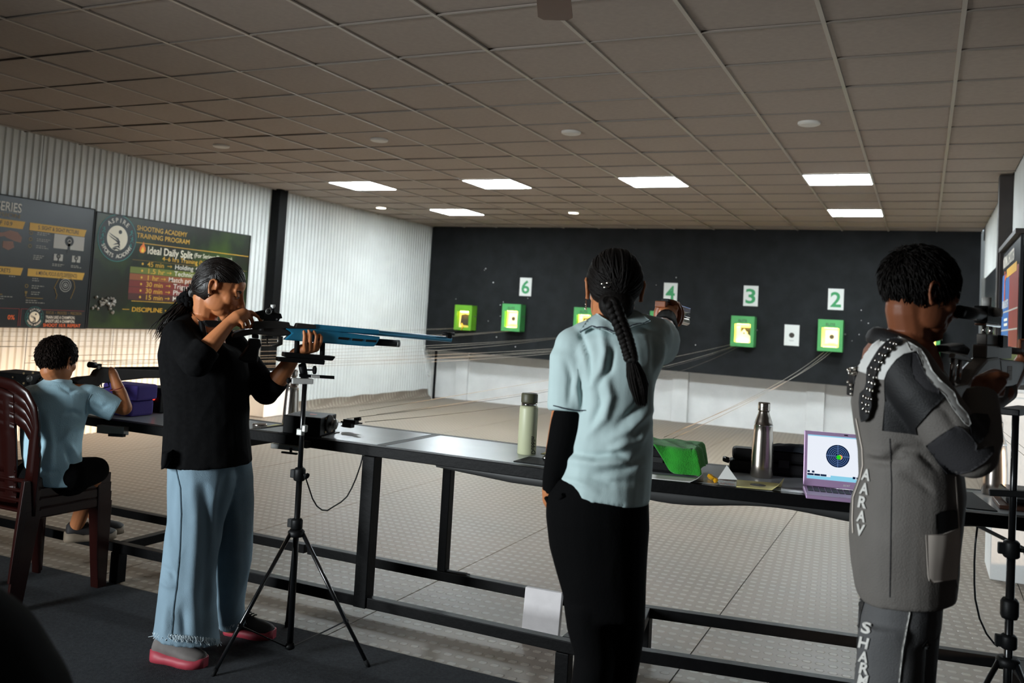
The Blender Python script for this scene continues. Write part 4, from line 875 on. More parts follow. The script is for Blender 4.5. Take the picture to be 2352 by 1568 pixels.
class Fig:
    def __init__(s, x, y):
        s.O = V(x, y, 0); s.v = unit(V(x, y, 0)); s.r = V(s.v[1], -s.v[0], 0); s.z = V(0, 0, 1)
    def Q(s, x, y, d=0.0): return at_pl(x, y, s.O+s.v*d, s.v)
    def path(s, pts): return [s.Q(*p) for p in pts]
    def ring(s, xl, yl, xr, yr, b, d=0.0, n=28, e=2.3):
        L, R = s.Q(xl, yl, d), s.Q(xr, yr, d); c = (L+R)/2; a = np.linalg.norm(R-L)/2; u = unit(R-L); out = []
        for t in np.arange(n)*2*PI/n:
            ct, st = math.cos(t), math.sin(t); k = (abs(ct)**e+abs(st)**e)**(-1/e)
            out.append(c+u*a*ct*k+s.v*b*st*k)
        return out
    def loft(s, mb, rows, n=28, e=2.3): return mb.loft([s.ring(*r, n=n, e=e) for r in rows])
def headframe(fig, cx, cy, d, psi, tilt, roll=0.0):
    """psi: turn away from pure profile (to image right); tilt: nodding down"""
    p, t = math.radians(psi), math.radians(tilt)
    h = fig.r*math.cos(p)+fig.v*math.sin(p); f = h*math.cos(t)-fig.z*math.sin(t); x = unit(np.cross(f, fig.z)); u = np.cross(x, f)
    if roll: a = math.radians(roll); x, u = x*math.cos(a)+u*math.sin(a), u*math.cos(a)-x*math.sin(a)
    return fig.Q(cx, cy, d), np.stack([x, f, u], 1)
class Head:
    def __init__(s, C, R, k): s.C, s.R, s.k = C, R, k
    def w(s, x, y, z): return s.C+s.R @ (V(x, y, z)*s.k)
    def ell(s, mb, c, r, n=20, m=12): mb.ell(s.w(*c), [q*s.k for q in r], s.R, n, m)
    def tube(s, mb, pts, r, n=8): mb.capsule([s.w(*p) for p in pts], [q*s.k for q in (r if not np.isscalar(r) else [r]*len(pts))], n)
    def skin(s, mb, nose=1.0):
        s.ell(mb, (0, -.008, .022), (.070, .088, .080)); s.ell(mb, (0, .030, -.020), (.060, .056, .070)); s.ell(mb, (0, .036, -.068), (.050, .044, .036))
        s.ell(mb, (0, .066, -.096), (.022, .018, .017), 12, 8); s.ell(mb, (0, .058, .034), (.050, .028, .034))
        for q in (-1, 1):
            s.ell(mb, (q*.034, .048, -.022), (.028, .030, .028), 16, 10); s.ell(mb, (q*.027, .064, .018), (.026, .011, .012), 14, 9)
            s.ell(mb, (q*.044, .014, -.048), (.018, .044, .042), 16, 10); s.ell(mb, (q*.011, .096, -.036), (.009, .010, .007), 10, 7)
            s.ell(mb, (q*.031, .0735, -.001), (.0155, .0120, .0105), 14, 10)
            # ear: plate, rim and lobe
            e = lambda y, z, o=0: (q*(.071+o), -.012+y, -.006+z)
            s.tube(mb, [e(.012, -.006, .002), e(.010, .012, .006), e(.002, .026, .009), e(-.010, .028, .011), e(-.018, .018, .012), e(-.017, .002, .010), e(-.010, -.016, .007), e(-.002, -.028, .005), e(.006, -.026, .003)], [.004, .0045, .005, .005, .005, .0045, .0045, .0065, .005])
            s.ell(mb, e(-.003, .003, .002), (.004, .014, .024), 10, 8)
        s.tube(mb, [(0, .077, .034), (0, .083, .014), (0, .093, -.006), (0, .104, -.022), (0, .110, -.032)], [.0075, .0070, .0085*nose, .0105*nose, .0105*nose], 10)
        s.tube(mb, [(0, .098, -.040), (0, .092, -.050)], [.007, .006]); s.tube(mb, [(-.017, .080, -.060), (0, .091, -.0575), (.017, .080, -.060)], [.004, .0062, .004]); s.tube(mb, [(-.015, .080, -.067), (0, .089, -.0695), (.015, .080, -.067)], [.004, .0068, .004])
        s.ell(mb, (0, .072, -.078), (.026, .014, .012), 12, 8); s.ell(mb, (0, .066, -.040), (.036, .030, .034), 16, 10)
    def cap(s, r=(.078, .096, .089), c=(0, -.013, .026), plane=((0, .0, .012), (0, -.72, 1)), n=48, m=30):
        """hair cap cut along a slanting hairline"""
        mb = MB(); mb.ell(c, r, None, n, m); me = mb.mesh('cap', []); bm = bmesh.new(); bm.from_mesh(me); bpy.data.meshes.remove(me)
        bmesh.ops.bisect_plane(bm, geom=bm.verts[:]+bm.edges[:]+bm.faces[:], plane_co=plane[0], plane_no=plane[1], clear_inner=True)
        bmesh.ops.holes_fill(bm, edges=[e for e in bm.edges if e.is_boundary], sides=0)
        vs = [s.w(*v.co) for v in bm.verts]; fs = [tuple(v.index for v in f.verts) for f in bm.faces]; bm.free(); return vs, fs
    def on(s, c, r, dirv, k=1.0):
        d = unit(dirv); q = 1/math.sqrt(sum((d[i]/r[i])**2 for i in range(3))); return np.asarray(c)+d*q*k
    def strand(s, mb, c, r, d0, d1, rad, n=12, k=1.0, lift=0.0):
        a, b = unit(d0), unit(d1); w = math.acos(max(-1, min(1, a @ b))); P = []
        for i in range(n+1):
            t = i/n; d = (a*math.sin((1-t)*w)+b*math.sin(t*w))/math.sin(w) if w > 1e-4 else a
            P.append(s.w(*s.on(c, r, d, k+lift*math.sin(PI*t))))
        mb.tube(P, [rad*s.k*(.5+.5*math.sin(PI*min(1, .15+i/n))) for i in range(n+1)], 5, False)
def limb(mb, pts, r, n=14, flat=1.0): mb.capsule(pts, r, n, flat)
def shoe(e, heel, toe, H, mu, ms, ml, wid=.047, tag_='shoe', parent=None):
    heel, toe = np.asarray(heel, float), np.asarray(toe, float); heel[2] = toe[2] = max(heel[2], .006) if abs(heel[2]-toe[2]) < .03 else heel[2]
    f = unit(toe-heel); L = np.linalg.norm(toe-heel); sd = unit(np.cross(f, (0, 0, 1))); up = np.cross(sd, f)
    prof = [(0.0, .60, .80), (.04, .78, .95), (.15, .86, 1.0), (.32, .80, .95), (.48, .86, .72), (.62, 1.0, .60), (.78, 1.02, .50), (.90, .86, .42), (.97, .55, .34), (1.0, .25, .26)]
    def rg(t, w, z0, z1, k=1.0):
        c = heel+f*L*t; n = 16; o = []
        for a in np.arange(n)*2*PI/n:
            x, z = math.cos(a), math.sin(a); o.append(c+sd*x*w*wid*k*(1-.35*max(0, z))+up*(z0+(z1-z0)*(z+1)/2))
        return o
    m = MB(); m.loft([rg(t, w, .016, .02+h*H) for t, w, h in prof]); up_o = put('upper', m, MATS[mu], parent)
    m = MB(); m.loft([[heel+f*L*t+sd*x*w*wid*1.12+up*z for x, z in ((-1, 0), (1, 0), (1.03, .014), (1, .03+.012*(t < .2)+.006*(t > .9)), (-1, .03+.012*(t < .2)+.006*(t > .9)), (-1.03, .014))] for t, w, h in [(-.03, .5, 0)]+prof[1:-1]+[(1.02, .3, 0)]], True, True); put('sole', m, MATS[ms], parent)
    m = MB()
    for t in (.36, .42, .48, .54): m.tube([heel+f*L*t+sd*q*.028+up*(.02+H*(.93-.9*(t-.3))*(1-.12*abs(q))+.004) for q in (-1, -.4, .4, 1)], .0035, 6)
    put('laces', m, MATS[ml], parent)
# ---------------------------------------------------------------- woman in black with the blue rifle
g = Fig(-2.6, 2.9); Q = g.Q
e1 = empty('person', (-2.6, 2.9, 0), 'woman in a black blouse and pale wide jeans working the bolt of a blue rifle', 'person')
TH = math.radians(38); RD = V(math.sin(TH), math.cos(TH), 0); RN = V(math.cos(TH), -math.sin(TH), 0); RP = V(-2.3, 3.02, 0)
def RQ_(x, y, o=0.0): return at_pl(x, y, RP+RN*o, RN)        # a point in the vertical plane of the blue rifle, o towards the lens
hc, hR = headframe(g, 506, 660, -.03, -8, 23); hd = Head(hc, hR, 1.06)
b = MB(); hd.skin(b)
limb(b, [hd.w(0, -.028, -.055), Q(470, 722, .0), Q(446, 752, .01)], [.056, .056, .068])
limb(b, [Q(425, 772, -.08), Q(500, 780, .10)], [.05, .05]); limb(b, [Q(455, 770), Q(468, 850), Q(470, 960), Q(470, 1040)], [.10, .115, .11, .12])
limb(b, [Q(412, 778, -.11), Q(450, 828, -.22)], [.042, .044]); wr = Q(527, 741, -.19); limb(b, [Q(450, 828, -.22), Q(489, 785, -.21), wr], [.044, .036, .0245])
# right hand on the bolt
limb(b, [wr, Q(545, 729, -0.185), Q(559, 722, -0.175)], [.0245, .029, .026], 14)
for pts, r in ((((556, 716, -0.175), (577, 717, -0.165), (595, 728, -0.155), (602, 744, -0.150), (603, 757, -0.145)), (.0105, .0092, .0086, .0078, .0068)), (((561, 722, -0.170), (577, 731, -0.150), (582, 745, -0.135), (574, 752, -0.135)), (.0105, .0092, .0085, .0075)),
               (((556, 728, -0.190), (568, 738, -0.185), (571, 750, -0.170), (563, 752, -0.160)), (.0105, .0095, .0085, .0075)), (((549, 733, -0.200), (558, 743, -0.205), (560, 751, -0.190), (554, 752, -0.180)), (.0098, .0085, .008, .007)), (((540, 738, -0.170), (550, 746, -0.145), (562, 750, -0.130)), (.0115, .0095, .0078))):
    limb(b, [Q(*p) for p in pts], r, 10)
# left arm and the hand under the fore-end
lw = RQ_(679, 813, -.03); limb(b, [Q(545, 800, .10), Q(612, 900, .02)], [.05, .046]); limb(b, [Q(612, 900, .02), Q(645, 863, -.03), lw], [.046, .040, .026])
limb(b, [lw, RQ_(694, 803, -.01), RQ_(724, 798, .0)], [.025, .024, .020], 14)
for pts in (((701, 803, .012), (699, 786, .034), (700, 771, .034), (698, 761, .030)), ((712, 802, .012), (712, 783, .036), (713, 768, .035), (709, 759, .031)), ((722, 801, .012), (725, 785, .036), (726, 771, .034), (721, 761, .031)), ((730, 797, .012), (737, 784, .034), (738, 774, .032), (734, 768, .029))):
    limb(b, [RQ_(*p) for p in pts], [.0098, .0088, .0082, .0068], 10)
limb(b, [RQ_(694, 800, -.02), RQ_(704, 785, -.032), RQ_(716, 776, -.034)], [.012, .010, .008], 10)
limb(b, [Q(450, 1060, -.04), Q(440, 1250, -.08), Q(430, 1440, -.11)], [.07, .055, .042]); limb(b, [Q(520, 1060, .06), Q(530, 1250, .09), Q(530, 1430, .13)], [.085, .055, .042])
body1 = put('body', withmats(organic(b, .0036, 6, 'body'), MATS['skin']), None, e1); bv1 = bvh_of(body1)
# eyes, brows, lips
def onface(h, bv, x, z, off=.001):
    d = Vector(-h.R[:, 1]); r_ = bv.ray_cast(Vector(h.w(x, .122, z)), d, .08)
    return (np.array(r_[0]) if r_[0] is not None else h.w(x, .08, z))+h.R[:, 1]*off
def facetube(m, h, bv, pts, r, off=.0008, n=6): m.capsule([onface(h, bv, x, z, off) for x, z in pts], r, n)
for q in (-1, 1):
    c_ = onface(hd, bv1, q*.0315, -.0065, -.0078); m = MB(); m.ell(c_, (.0120, .0094, .0045), hR, 14, 9); o = put('eye', m, MATS['eye_white'], e1)
    m = MB(); m.ell(c_+hR[:, 1]*.0062, (.0058, .0040, .0040), hR, 12, 8); put('iris', m, MATS['iris'], o)
    m = MB(); facetube(m, hd, bv1, [(q*.016, -.0050), (q*.023, -.0022), (q*.031, -.0012), (q*.039, -.0022), (q*.047, -.0055)], [.0010, .0016, .0020, .0018, .0010]); put('eyelashes', m, MATS['iris'], o)
    m = MB()
    for dz in (-.0022, 0, .0022): facetube(m, hd, bv1, [(q*.012, .0140+dz), (q*.021, .0185+dz), (q*.033, .0200+dz*.8), (q*.045, .0150+dz*.3)], [.0016, .0022, .0018, .0008], .0008)
    put('eyebrow', m, MATS['hair_matte'], e1)
m = MB(); facetube(m, hd, bv1, [(-.019, -.0615), (-.009, -.0580), (0, -.0590), (.009, -.0580), (.019, -.0615)], [.0015, .0034, .0030, .0034, .0015], -.0006, 8); facetube(m, hd, bv1, [(-.016, -.0660), (0, -.0695), (.016, -.0660)], [.0015, .0042, .0015], -.0008, 8); put('lips', m, MATS['lip'], e1)
# hair: combed back into a ponytail with a black scrunchie
m = MB(); cc, cr = (0, -.013, .026), (.077, .096, .088); vs, fs = hd.cap(cr, cc, ((0, .03, .034), (0, -.42, 1))); m.add(vs, fs, True)
bun = unit(V(0, -.115, -.055)-V(*cc))
vs, fs = hd.cap((.0765, .090, .094), (0, -.018, .004), ((0, -.006, .0), (0, -1, .22))); m.add(vs, fs, True); c2_, r2_ = (0, -.018, .004), (.077, .0905, .0945)
def rim(a, pl, cc, cr):
    for t in np.linspace(1.5, -.9, 80):
        d = V(math.sin(a)*math.cos(t), math.cos(a)*math.cos(t), math.sin(t)); q = hd.on(cc, cr, d)
        if (q-V(*pl[0])) @ V(*pl[1]) < 0: return d
    return d
for k in range(90):
    a = random.choice((-1, 1))*random.uniform(1.75, 2.9); hd.strand(m, c2_, r2_, V(math.sin(a), math.cos(a), random.uniform(-.75, .4)), unit(bun+V(random.gauss(0, .12), 0, random.gauss(0, .12))), random.uniform(.0012, .0026), 12, 1.0, random.uniform(.0, .015))
def sweep(mb, c, r, dirs, rad, n=9, lift=.01):
    P = []
    for d0, d1 in zip(dirs, dirs[1:]):
        x, y = unit(d0), unit(d1); w = math.acos(max(-1, min(1, x @ y)))
        for i in range(n): t = i/n; P.append((x*math.sin((1-t)*w)+y*math.sin(t*w))/max(1e-6, math.sin(w)))
    P.append(unit(dirs[-1])); m_ = len(P)-1; mb.tube([hd.w(*hd.on(c, r, d, 1.0+lift*math.sin(PI*i/m_))) for i, d in enumerate(P)], [rad*(.35+.65*math.sin(PI*min(1, .1+i/m_))) for i in range(m_+1)], 5, False)
for k in range(200):
    a = -1.55+3.1*k/199; d0 = rim(a, ((0, .03, .034), (0, -.42, 1)), cc, cr); j = lambda s: V(random.gauss(0, s), random.gauss(0, s), random.gauss(0, s))
    if random.random() < .5: d0 = unit(d0*(1-.5*random.random())+V(0, 0, .7)*random.random())
    s_ = 1 if a > 0 else -1; side_ = min(1, abs(a)/.9); W = unit(V(s_*(.35+.65*side_), -.30, 1.0-.62*side_)+j(.06)); sweep(m, cc, cr, [d0, W, unit(bun+j(.10))], random.uniform(.0012, .0026), 9, random.uniform(.0, .02))
bp_ = Q(437, 690, .0)
m.tube([hd.w(0, -.060, -.02), hd.w(0, -.085, -.035)*.5+bp_*.5, bp_, Q(424, 702, .0), Q(408, 722, -.01), Q(393, 742, -.02), Q(381, 762, -.03)], [.035, .030, .020, .024, .026, .018, .006], 12)
for k in range(170):
    o = V(*[random.gauss(0, .012) for _ in range(3)]); j = lambda s: V(*[random.gauss(0, s) for _ in range(3)])
    m.tube([hd.w(0, -.09, -.04)+o, bp_+o*.7, Q(424, 702, .0)+o, Q(408, 722, -.01)+o*1.6+j(.003), Q(390, 745, -.02)+o*1.6+j(.005), Q(374, 768, -.03)+o*1.3+j(.008)], [.002, .0026, .003, .0026, .002, .0004], 4, False)
put('hair', m, MATS['hair'], e1)
m = MB(); c_ = Q(432, 693, 0); ax = unit(Q(420, 707)-Q(446, 680)); _, u_, w_2 = frame(ax)
for k in range(3): m.tube([c_+ax*(.008*math.sin(a*5+k)+.012*(k-1))+(u_*math.cos(a)+w_2*math.sin(a))*(.030+.007*math.sin(a*7+k*2)) for a in np.linspace(0, 2*PI, 40)], .0115, 8, False)
put('scrunchie', m, MATS['black_linen'], e1, label='black ruffled scrunchie')
m = MB(); q = hd.w(.078, -.014, -.036); m.ell(q, (.004,)*3, n=8, m=6); m.ell(q-V(0, 0, .009), (.003,)*3, n=8, m=6); put('earring', m, MATS['silver'], e1)
pts = [(441, 716), (446, 724), (455, 735), (464, 744), (472, 751)]
m = MB(); m.tube([np.array(bv1.ray_cast(Vector(EYE), Vector(unit(ray(*p))))[0] or Q(*p))-unit(ray(*p))*.002 for p in pts], .0013, 6); put('necklace', m, MATS['silver'], e1)
# blouse
m = MB()
g.loft(m, [(432, 716, 462, 742, .05), (404, 728, 484, 764, .11), (384, 748, 515, 786, .145), (368, 775, 550, 805, .16), (363, 812, 568, 830, .16), (368, 860, 574, 866, .155), (374, 915, 572, 918, .15), (376, 975, 572, 975, .15), (373, 1030, 576, 1026, .155), (371, 1068, 579, 1057, .16)])
limb(m, [Q(410, 770, -.10), Q(452, 830, -.22)], [.062, .060], 16); m.tube([Q(446, 832, -.225), Q(463, 812, -.22), Q(476, 796, -.215)], [.060, .058, .054], 16)
limb(m, [Q(530, 800, .08), Q(575, 850, .06), Q(612, 898, .02)], [.075, .062, .056], 16); m.tube([Q(600, 902, .03), Q(625, 888, .0), Q(640, 872, -.02)], [.055, .052, .047], 16)
me = organic(m, .0065, 4, 'blouse'); wrinkle(me, .0035, 9, (1, 1, .55), 3); blouse = put('blouse', withmats(me, MATS['black_linen']), None, e1)
m = MB(); g.loft(m, [(372, 1040, 398, 1030, .06, -.10), (371, 1062, 394, 1056, .055, -.11), (370, 1076, 386, 1068, .04, -.11)], 16); put('shirt_tail', m, MATS['black_linen'], blouse)
# jeans
m = MB()
g.loft(m, [(388, 1030, 535, 1030, .13, -.02), (385, 1090, 545, 1092, .12, -.03), (385, 1140, 530, 1142, .105, -.05), (384, 1200, 514, 1200, .095, -.06), (376, 1260, 503, 1262, .092, -.075), (369, 1320, 497, 1322, .095, -.09), (362, 1380, 496, 1386, .10, -.10), (355, 1430, 500, 1440, .108, -.115), (350, 1456, 506, 1471, .112, -.12)])
g.loft(m, [(440, 1030, 576, 1030, .12, .04), (465, 1090, 580, 1085, .115, .05), (488, 1150, 582, 1145, .10, .07), (494, 1210, 581, 1205, .095, .085), (497, 1290, 578, 1285, .09, .10), (496, 1340, 567, 1335, .09, .115), (498, 1390, 561, 1384, .095, .125), (503, 1438, 563, 1426, .10, .135)])
me = organic(m, .0075, 3, 'jeans'); wrinkle(me, .0035, 7, (1, 1, .6), 9); crease(me, [([(370, 1300), (392, 1312), (400, 1330)], -.008, 5), ([(366, 1330), (385, 1345), (400, 1348)], .008, 6), ([(440, 1080), (450, 1200), (440, 1350), (445, 1460)], .012, 14), ([(470, 1120), (478, 1250), (470, 1460)], -.012, 12), ([(400, 1100), (392, 1180), (398, 1250)], -.008, 8), ([(520, 1090), (505, 1160), (500, 1250)], -.012, 9), ([(540, 1120), (545, 1250), (535, 1420)], .010, 12), ([(420, 1400), (425, 1470)], -.010, 9), ([(385, 1390), (378, 1460)], .010, 9)]); jeans = put('jeans', withmats(me, MATS['denim']), None, e1); bj = bvh_of(jeans)
strip = lambda pts, w: [[(a[0]-w/2, a[1]), (a[0]+w/2, a[1]), (c[0]+w/2, c[1]), (c[0]-w/2, c[1])] for a, c in zip(pts, pts[1:])]
put('side_seam', withmats(decal(bj, strip([(404, 1075), (414, 1120), (416, 1180), (413, 1260), (406, 1340), (398, 1400), (393, 1466)], 1.7), 4, .0015, .0015), MATS['seam_blue']), None, jeans)
m = MB()
for k in range(150):
    x = 350+156*k/149; y = 1456+15*k/149+1.5*math.sin(k); p = g.Q(x, y, -.12-.112*math.sqrt(max(0, 1-((x-428)/79)**2))); m.tube([p+V(0, 0, .006), p+V(random.gauss(0, .003), random.gauss(0, .003), -.004), p+V(random.gauss(0, .007), random.gauss(0, .007), random.uniform(-.02, -.008))], .0011, 4, False)
for k in range(60):
    x = 504+58*k/59; y = 1440-13*k/59; p = g.Q(x, y, .135-.10*math.sqrt(max(0, 1-((x-533)/31)**2))); m.tube([p+V(0, 0, .006), p+V(random.gauss(0, .006), random.gauss(0, .006), random.uniform(-.018, -.006))], .0011, 4, False)
put('frayed_hem', m, MATS['fray'], jeans, kind='stuff', label='pale frayed hem')
h_ = at_z(356, 1512, 0.004); t_ = at_z(470, 1532, .004); sh = empty('shoe', h_); sh.parent = e1; sh.location = h_-V(-2.6, 2.9, 0); shoe(e1, h_, t_, .085, 'shoe_grey', 'shoe_red', 'black', .048, parent=sh)
h_ = at_z(522, 1452, .004); t_ = at_z(628, 1466, .004); sh = empty('shoe', h_); sh.parent = e1; sh.location = h_-V(-2.6, 2.9, 0); shoe(e1, h_, t_, .085, 'shoe_dark', 'shoe_red', 'black', .048, parent=sh)

# ---------------------------------------------------------------- woman in the polo shirt with the pistol
g2 = Fig(-.80, 2.40); Q = g2.Q
e2 = empty('person', (-.8, 2.4, 0), 'woman seen from behind in a pale aqua polo shirt aiming a pistol, long braid', 'person')
hc, hR = headframe(g2, 1410, 662, 0.02, 97, 4); h2 = Head(hc, hR, 1.0)
b = MB(); h2.skin(b)
limb(b, [h2.w(0, -.02, -.06), Q(1402, 745, .01), Q(1410, 790, .01)], [.052, .052, .07]); limb(b, [Q(1330, 800), Q(1500, 780, .03)], [.055, .05]); limb(b, [Q(1410, 820), Q(1405, 950), Q(1400, 1120)], [.10, .10, .11])
limb(b, [Q(1318, 810), Q(1305, 930, -.02), Q(1285, 1030, -.02), Q(1266, 1128, .0)], [.05, .043, .038, .027])
limb(b, [Q(1266, 1128), Q(1268, 1146, .01), Q(1278, 1168, .02)], [.026, .028, .024])
for k, o in enumerate((-.02, -.007, .007, .02)): limb(b, [Q(1276+k*2, 1166, .02+o*.6), Q(1284+k*3, 1190, .03+o), Q(1290+k*3, 1205, .05+o)], [.009, .008, .007], 8)
limb(b, [Q(1262, 1140, .03), Q(1266, 1160, .055)], [.011, .009], 8)
sh_r, el_r, wr_r = Q(1508, 775, .06), Q(1525, 758, .30), Q(1530, 734, .52)
limb(b, [sh_r, el_r, wr_r], [.052, .042, .030])
hp = Q(1534, 722, .60); limb(b, [wr_r, hp], [.031, .034])
ax2 = unit(hp-wr_r); _, u2, w2 = frame(ax2)
for k in range(4): limb(b, [hp+w2*(.028-.019*k)-u2*.02+ax2*.01, hp+w2*(.028-.019*k)-u2*.035+ax2*.05, hp+w2*(.028-.019*k)+u2*.012+ax2*.062], [.009, .0085, .0075], 8)
limb(b, [hp+u2*.025+w2*.02, hp+u2*.03+w2*.03+ax2*.05], [.011, .009], 8)
G2 = lambda x, y, h: g2.O+g2.r*x+g2.v*y+V(0, 0, h)
limb(b, [Q(1340, 1180), Q(1358, 1400, -.01), Q(1358, 1540, -.025), G2(-.06, -.03, .2), G2(-.06, -.02, .06)], [.07, .05, .04, .035, .03]); limb(b, [Q(1420, 1180, .02), Q(1430, 1400, .03), Q(1422, 1540, .06), G2(.055, .08, .2), G2(.06, .09, .06)], [.07, .048, .04, .035, .03])
body2 = put('body', withmats(organic(b, .0045, 3, 'body'), MATS['skin']), None, e2)
for q in (-1, 1):
    m = MB(); h2.ell(m, (q*.031, .0765, -.002), (.0125, .0105, .0085), 12, 8); put('eye', m, MATS['eye_white'], e2)
# hair and braid
m = MB(); cc, cr = (0, -.012, .022), (.076, .096, .090); vs, fs = h2.cap(cr, cc, ((0, .02, -.008), (0, -.95, 1))); m.add(vs, fs, True)
cr2 = (.075, .094, .090); nape = unit(V(-.004, -.10, -.075))
for k in range(150):
    a = 2*PI*k/150; d0 = unit(V(math.sin(a)*.9, .30+.35*math.cos(a), .55+.35*math.cos(a*2)+random.uniform(-.2, .2)))
    h2.strand(m, cc, cr, d0, unit(nape+V(random.gauss(0, .13), 0, random.gauss(0, .10))), random.uniform(.002, .004), 12, 1.0, random.uniform(.0, .03))
h2.ell(m, (0, -.072, -.052), (.050, .034, .045), 18, 12)
put('hair', m, MATS['hair_matte'], e2)
bpth = [(1404, 690, -.145), (1416, 722, -.150), (1428, 752, -.150), (1438, 780, -.152), (1445, 805, -.155), (1450, 826, -.158)]
def along(pts, t):
    x = t*(len(pts)-1); i = min(int(x), len(pts)-2); return pts[i]*(1-(x-i))+pts[i+1]*(x-i)
bp3 = [Q(*p) for p in bpth]; m = MB(); NB = 66
for k in range(3):
    P_, R_ = [], []
    for i in range(NB):
        t = i/(NB-1); c = along(bp3, t); ph = t*2*PI*4.2+k*2*PI/3; wd = .0120*(1-.15*t); P_.append(c+g2.r*math.sin(ph)*wd-g2.v*math.sin(2*ph)*.010); R_.append(.0128*(1-.2*t))
    m.tube(P_, R_, 10)
put('braid', m, MATS['hair_matte'], e2)
m = MB(); m.lathe([(.013, -.008), (.016, -.004), (.016, .004), (.013, .008)], Q(1449, 824, -.158), 14, unit(Q(1450, 830, -.158)-Q(1446, 810, -.158))); put('hair_band', m, MATS['black'], e2)
m = MB()
for k in range(260):
    a, rr = random.uniform(0, 2*PI), math.sqrt(random.random()); o = g2.r*math.cos(a)*rr; ov = g2.v*math.sin(a)*rr; L_ = random.uniform(.75, 1.03)
    pts = [(1449, 822, .008), (1455, 842, .013), (1461, 868, .018), (1467, 893, .019), (1473, 930, .013)]
    m.tube([Q(x, 822+(y-822)*L_, -.158+.01*i)+o*w*1.3+ov*w*.7 for i, (x, y, w) in enumerate(pts)], [.0025, .0034, .0036, .003, .0006], 5, False)
put('hair_tail', m, MATS['hair_matte'], e2)
m = MB(); q = h2.w(-.079, -.012, -.040); m.tube([q+V(0, 0, .0), q-V(0, 0, .02)], .0018, 6); m.ell(q-V(0, 0, .024), (.004,)*3, n=8, m=6); put('earring', m, MATS['silver'], e2)
for k, (x, y) in enumerate(((1380, 652), (1392, 650), (1386, 660))):
    hb_ = np.array(Q(x, y, -.085)); m = MB(); m.tube([hb_, hb_+g2.r*.016+V(0, 0, .003)], .0022, 6); put('hair_clip', m, MATS['silver'], e2)
# polo shirt
POLO_FOLDS = [([(1358, 884), (1383, 847), (1390, 809), (1380, 751)], .012, 9), ([(1372, 884), (1400, 850), (1408, 800)], -.009, 8), ([(1334, 764), (1351, 815), (1356, 880)], -.012, 6), ([(1310, 1038), (1367, 1048), (1415, 1041), (1437, 1051)], -.012, 8), ([(1300, 1056), (1367, 1066), (1430, 1062), (1480, 1070)], .012, 11),
 ([(1447, 1006), (1399, 1038)], .012, 10), ([(1498, 879), (1491, 942), (1447, 984), (1400, 1010)], .013, 11), ([(1480, 870), (1470, 930), (1420, 975)], -.010, 9), ([(1390, 863), (1402, 911), (1390, 958), (1350, 1000)], .011, 10), ([(1370, 880), (1378, 930), (1360, 975)], -.010, 8),
 ([(1500, 960), (1470, 1010), (1420, 1030)], .010, 9), ([(1488, 1040), (1440, 1075), (1360, 1090)], -.009, 10), ([(1300, 830), (1312, 870), (1306, 925)], -.008, 7), ([(1330, 840), (1322, 890), (1330, 935)], .008, 7), ([(1500, 770), (1506, 810), (1500, 850)], -.010, 7), ([(1518, 770), (1524, 805), (1515, 838)], .008, 7), ([(1340, 1090), (1400, 1110), (1470, 1105)], -.008, 9), ([(1290, 1100), (1330, 1108), (1370, 1128)], .007, 8)]
m = MB()
g2.loft(m, [(1374, 736, 1440, 742, .055, .01), (1340, 762, 1476, 752, .085, .01), (1312, 782, 1512, 764, .105, .01), (1300, 812, 1528, 790, .12, .01), (1318, 850, 1526, 832, .125), (1328, 890, 1506, 880, .125), (1328, 930, 1498, 925, .12), (1322, 975, 1499, 970, .115), (1312, 1020, 1500, 1010, .115), (1300, 1065, 1497, 1060, .12), (1291, 1100, 1493, 1110, .125), (1286, 1122, 1491, 1152, .128)])
m.tube([Q(1335, 790, .0), Q(1316, 830, -.01), Q(1311, 880, -.015), Q(1308, 943, -.02)], [.062, .068, .062, .060], 18); limb(m, [Q(1490, 785, .02), Q(1508, 785, .10), Q(1512, 778, .20)], [.066, .068, .060], 16); m.ell(Q(1325, 800, 0), (.062, .07, .06))
limb(m, [Q(1345, 785, .0), Q(1400, 760, .0), Q(1470, 762, .02), Q(1500, 775, .03)], [.055, .055, .055, .058], 16)
me = organic(m, .006, 4, 'polo_shirt'); wrinkle(me, .004, 6.5, (1.1, 1.1, .40), 21); crease(me, POLO_FOLDS); polo = put('polo_shirt', withmats(me, MATS['polo']), None, e2); bp2 = bvh_of(polo)
put('collar', withmats(decal(bp2, [[(1374, 726), (1392, 738), (1408, 752), (1416, 770), (1408, 771), (1385, 762), (1362, 757), (1344, 762), (1330, 768), (1342, 752), (1356, 736)], [(1440, 728), (1454, 718), (1470, 724), (1484, 736), (1492, 742), (1470, 752), (1452, 757), (1434, 765), (1428, 752)]], 5, .012, .008), MATS['polo']), None, polo)
def line(bv, pts, w, off=.012, th=.0015, cell=3):
    P = []
    for a, c in zip(pts, pts[1:]):
        d = unit(V(c[0]-a[0], c[1]-a[1], 0)); n_ = V(-d[1], d[0], 0)*w/2; P.append([(a[0]-n_[0], a[1]-n_[1]), (c[0]-n_[0], c[1]-n_[1]), (c[0]+n_[0], c[1]+n_[1]), (a[0]+n_[0], a[1]+n_[1])])
    return decal(bv, P, cell, off, th)
put('collar_piping', withmats(line(bp2, [(1332, 767), (1346, 760), (1362, 754), (1386, 759), (1410, 768)], 2.0, .022), MATS['navy']), None, polo); put('collar_piping', withmats(line(bp2, [(1434, 762), (1452, 754), (1470, 749), (1491, 740)], 2.0, .022), MATS['navy']), None, polo)
put('sleeve_hem', withmats(line(bp2, [(1276, 920), (1300, 928), (1322, 932), (1343, 933)], 1.6, .002), MATS['navy']), None, polo) if False else None
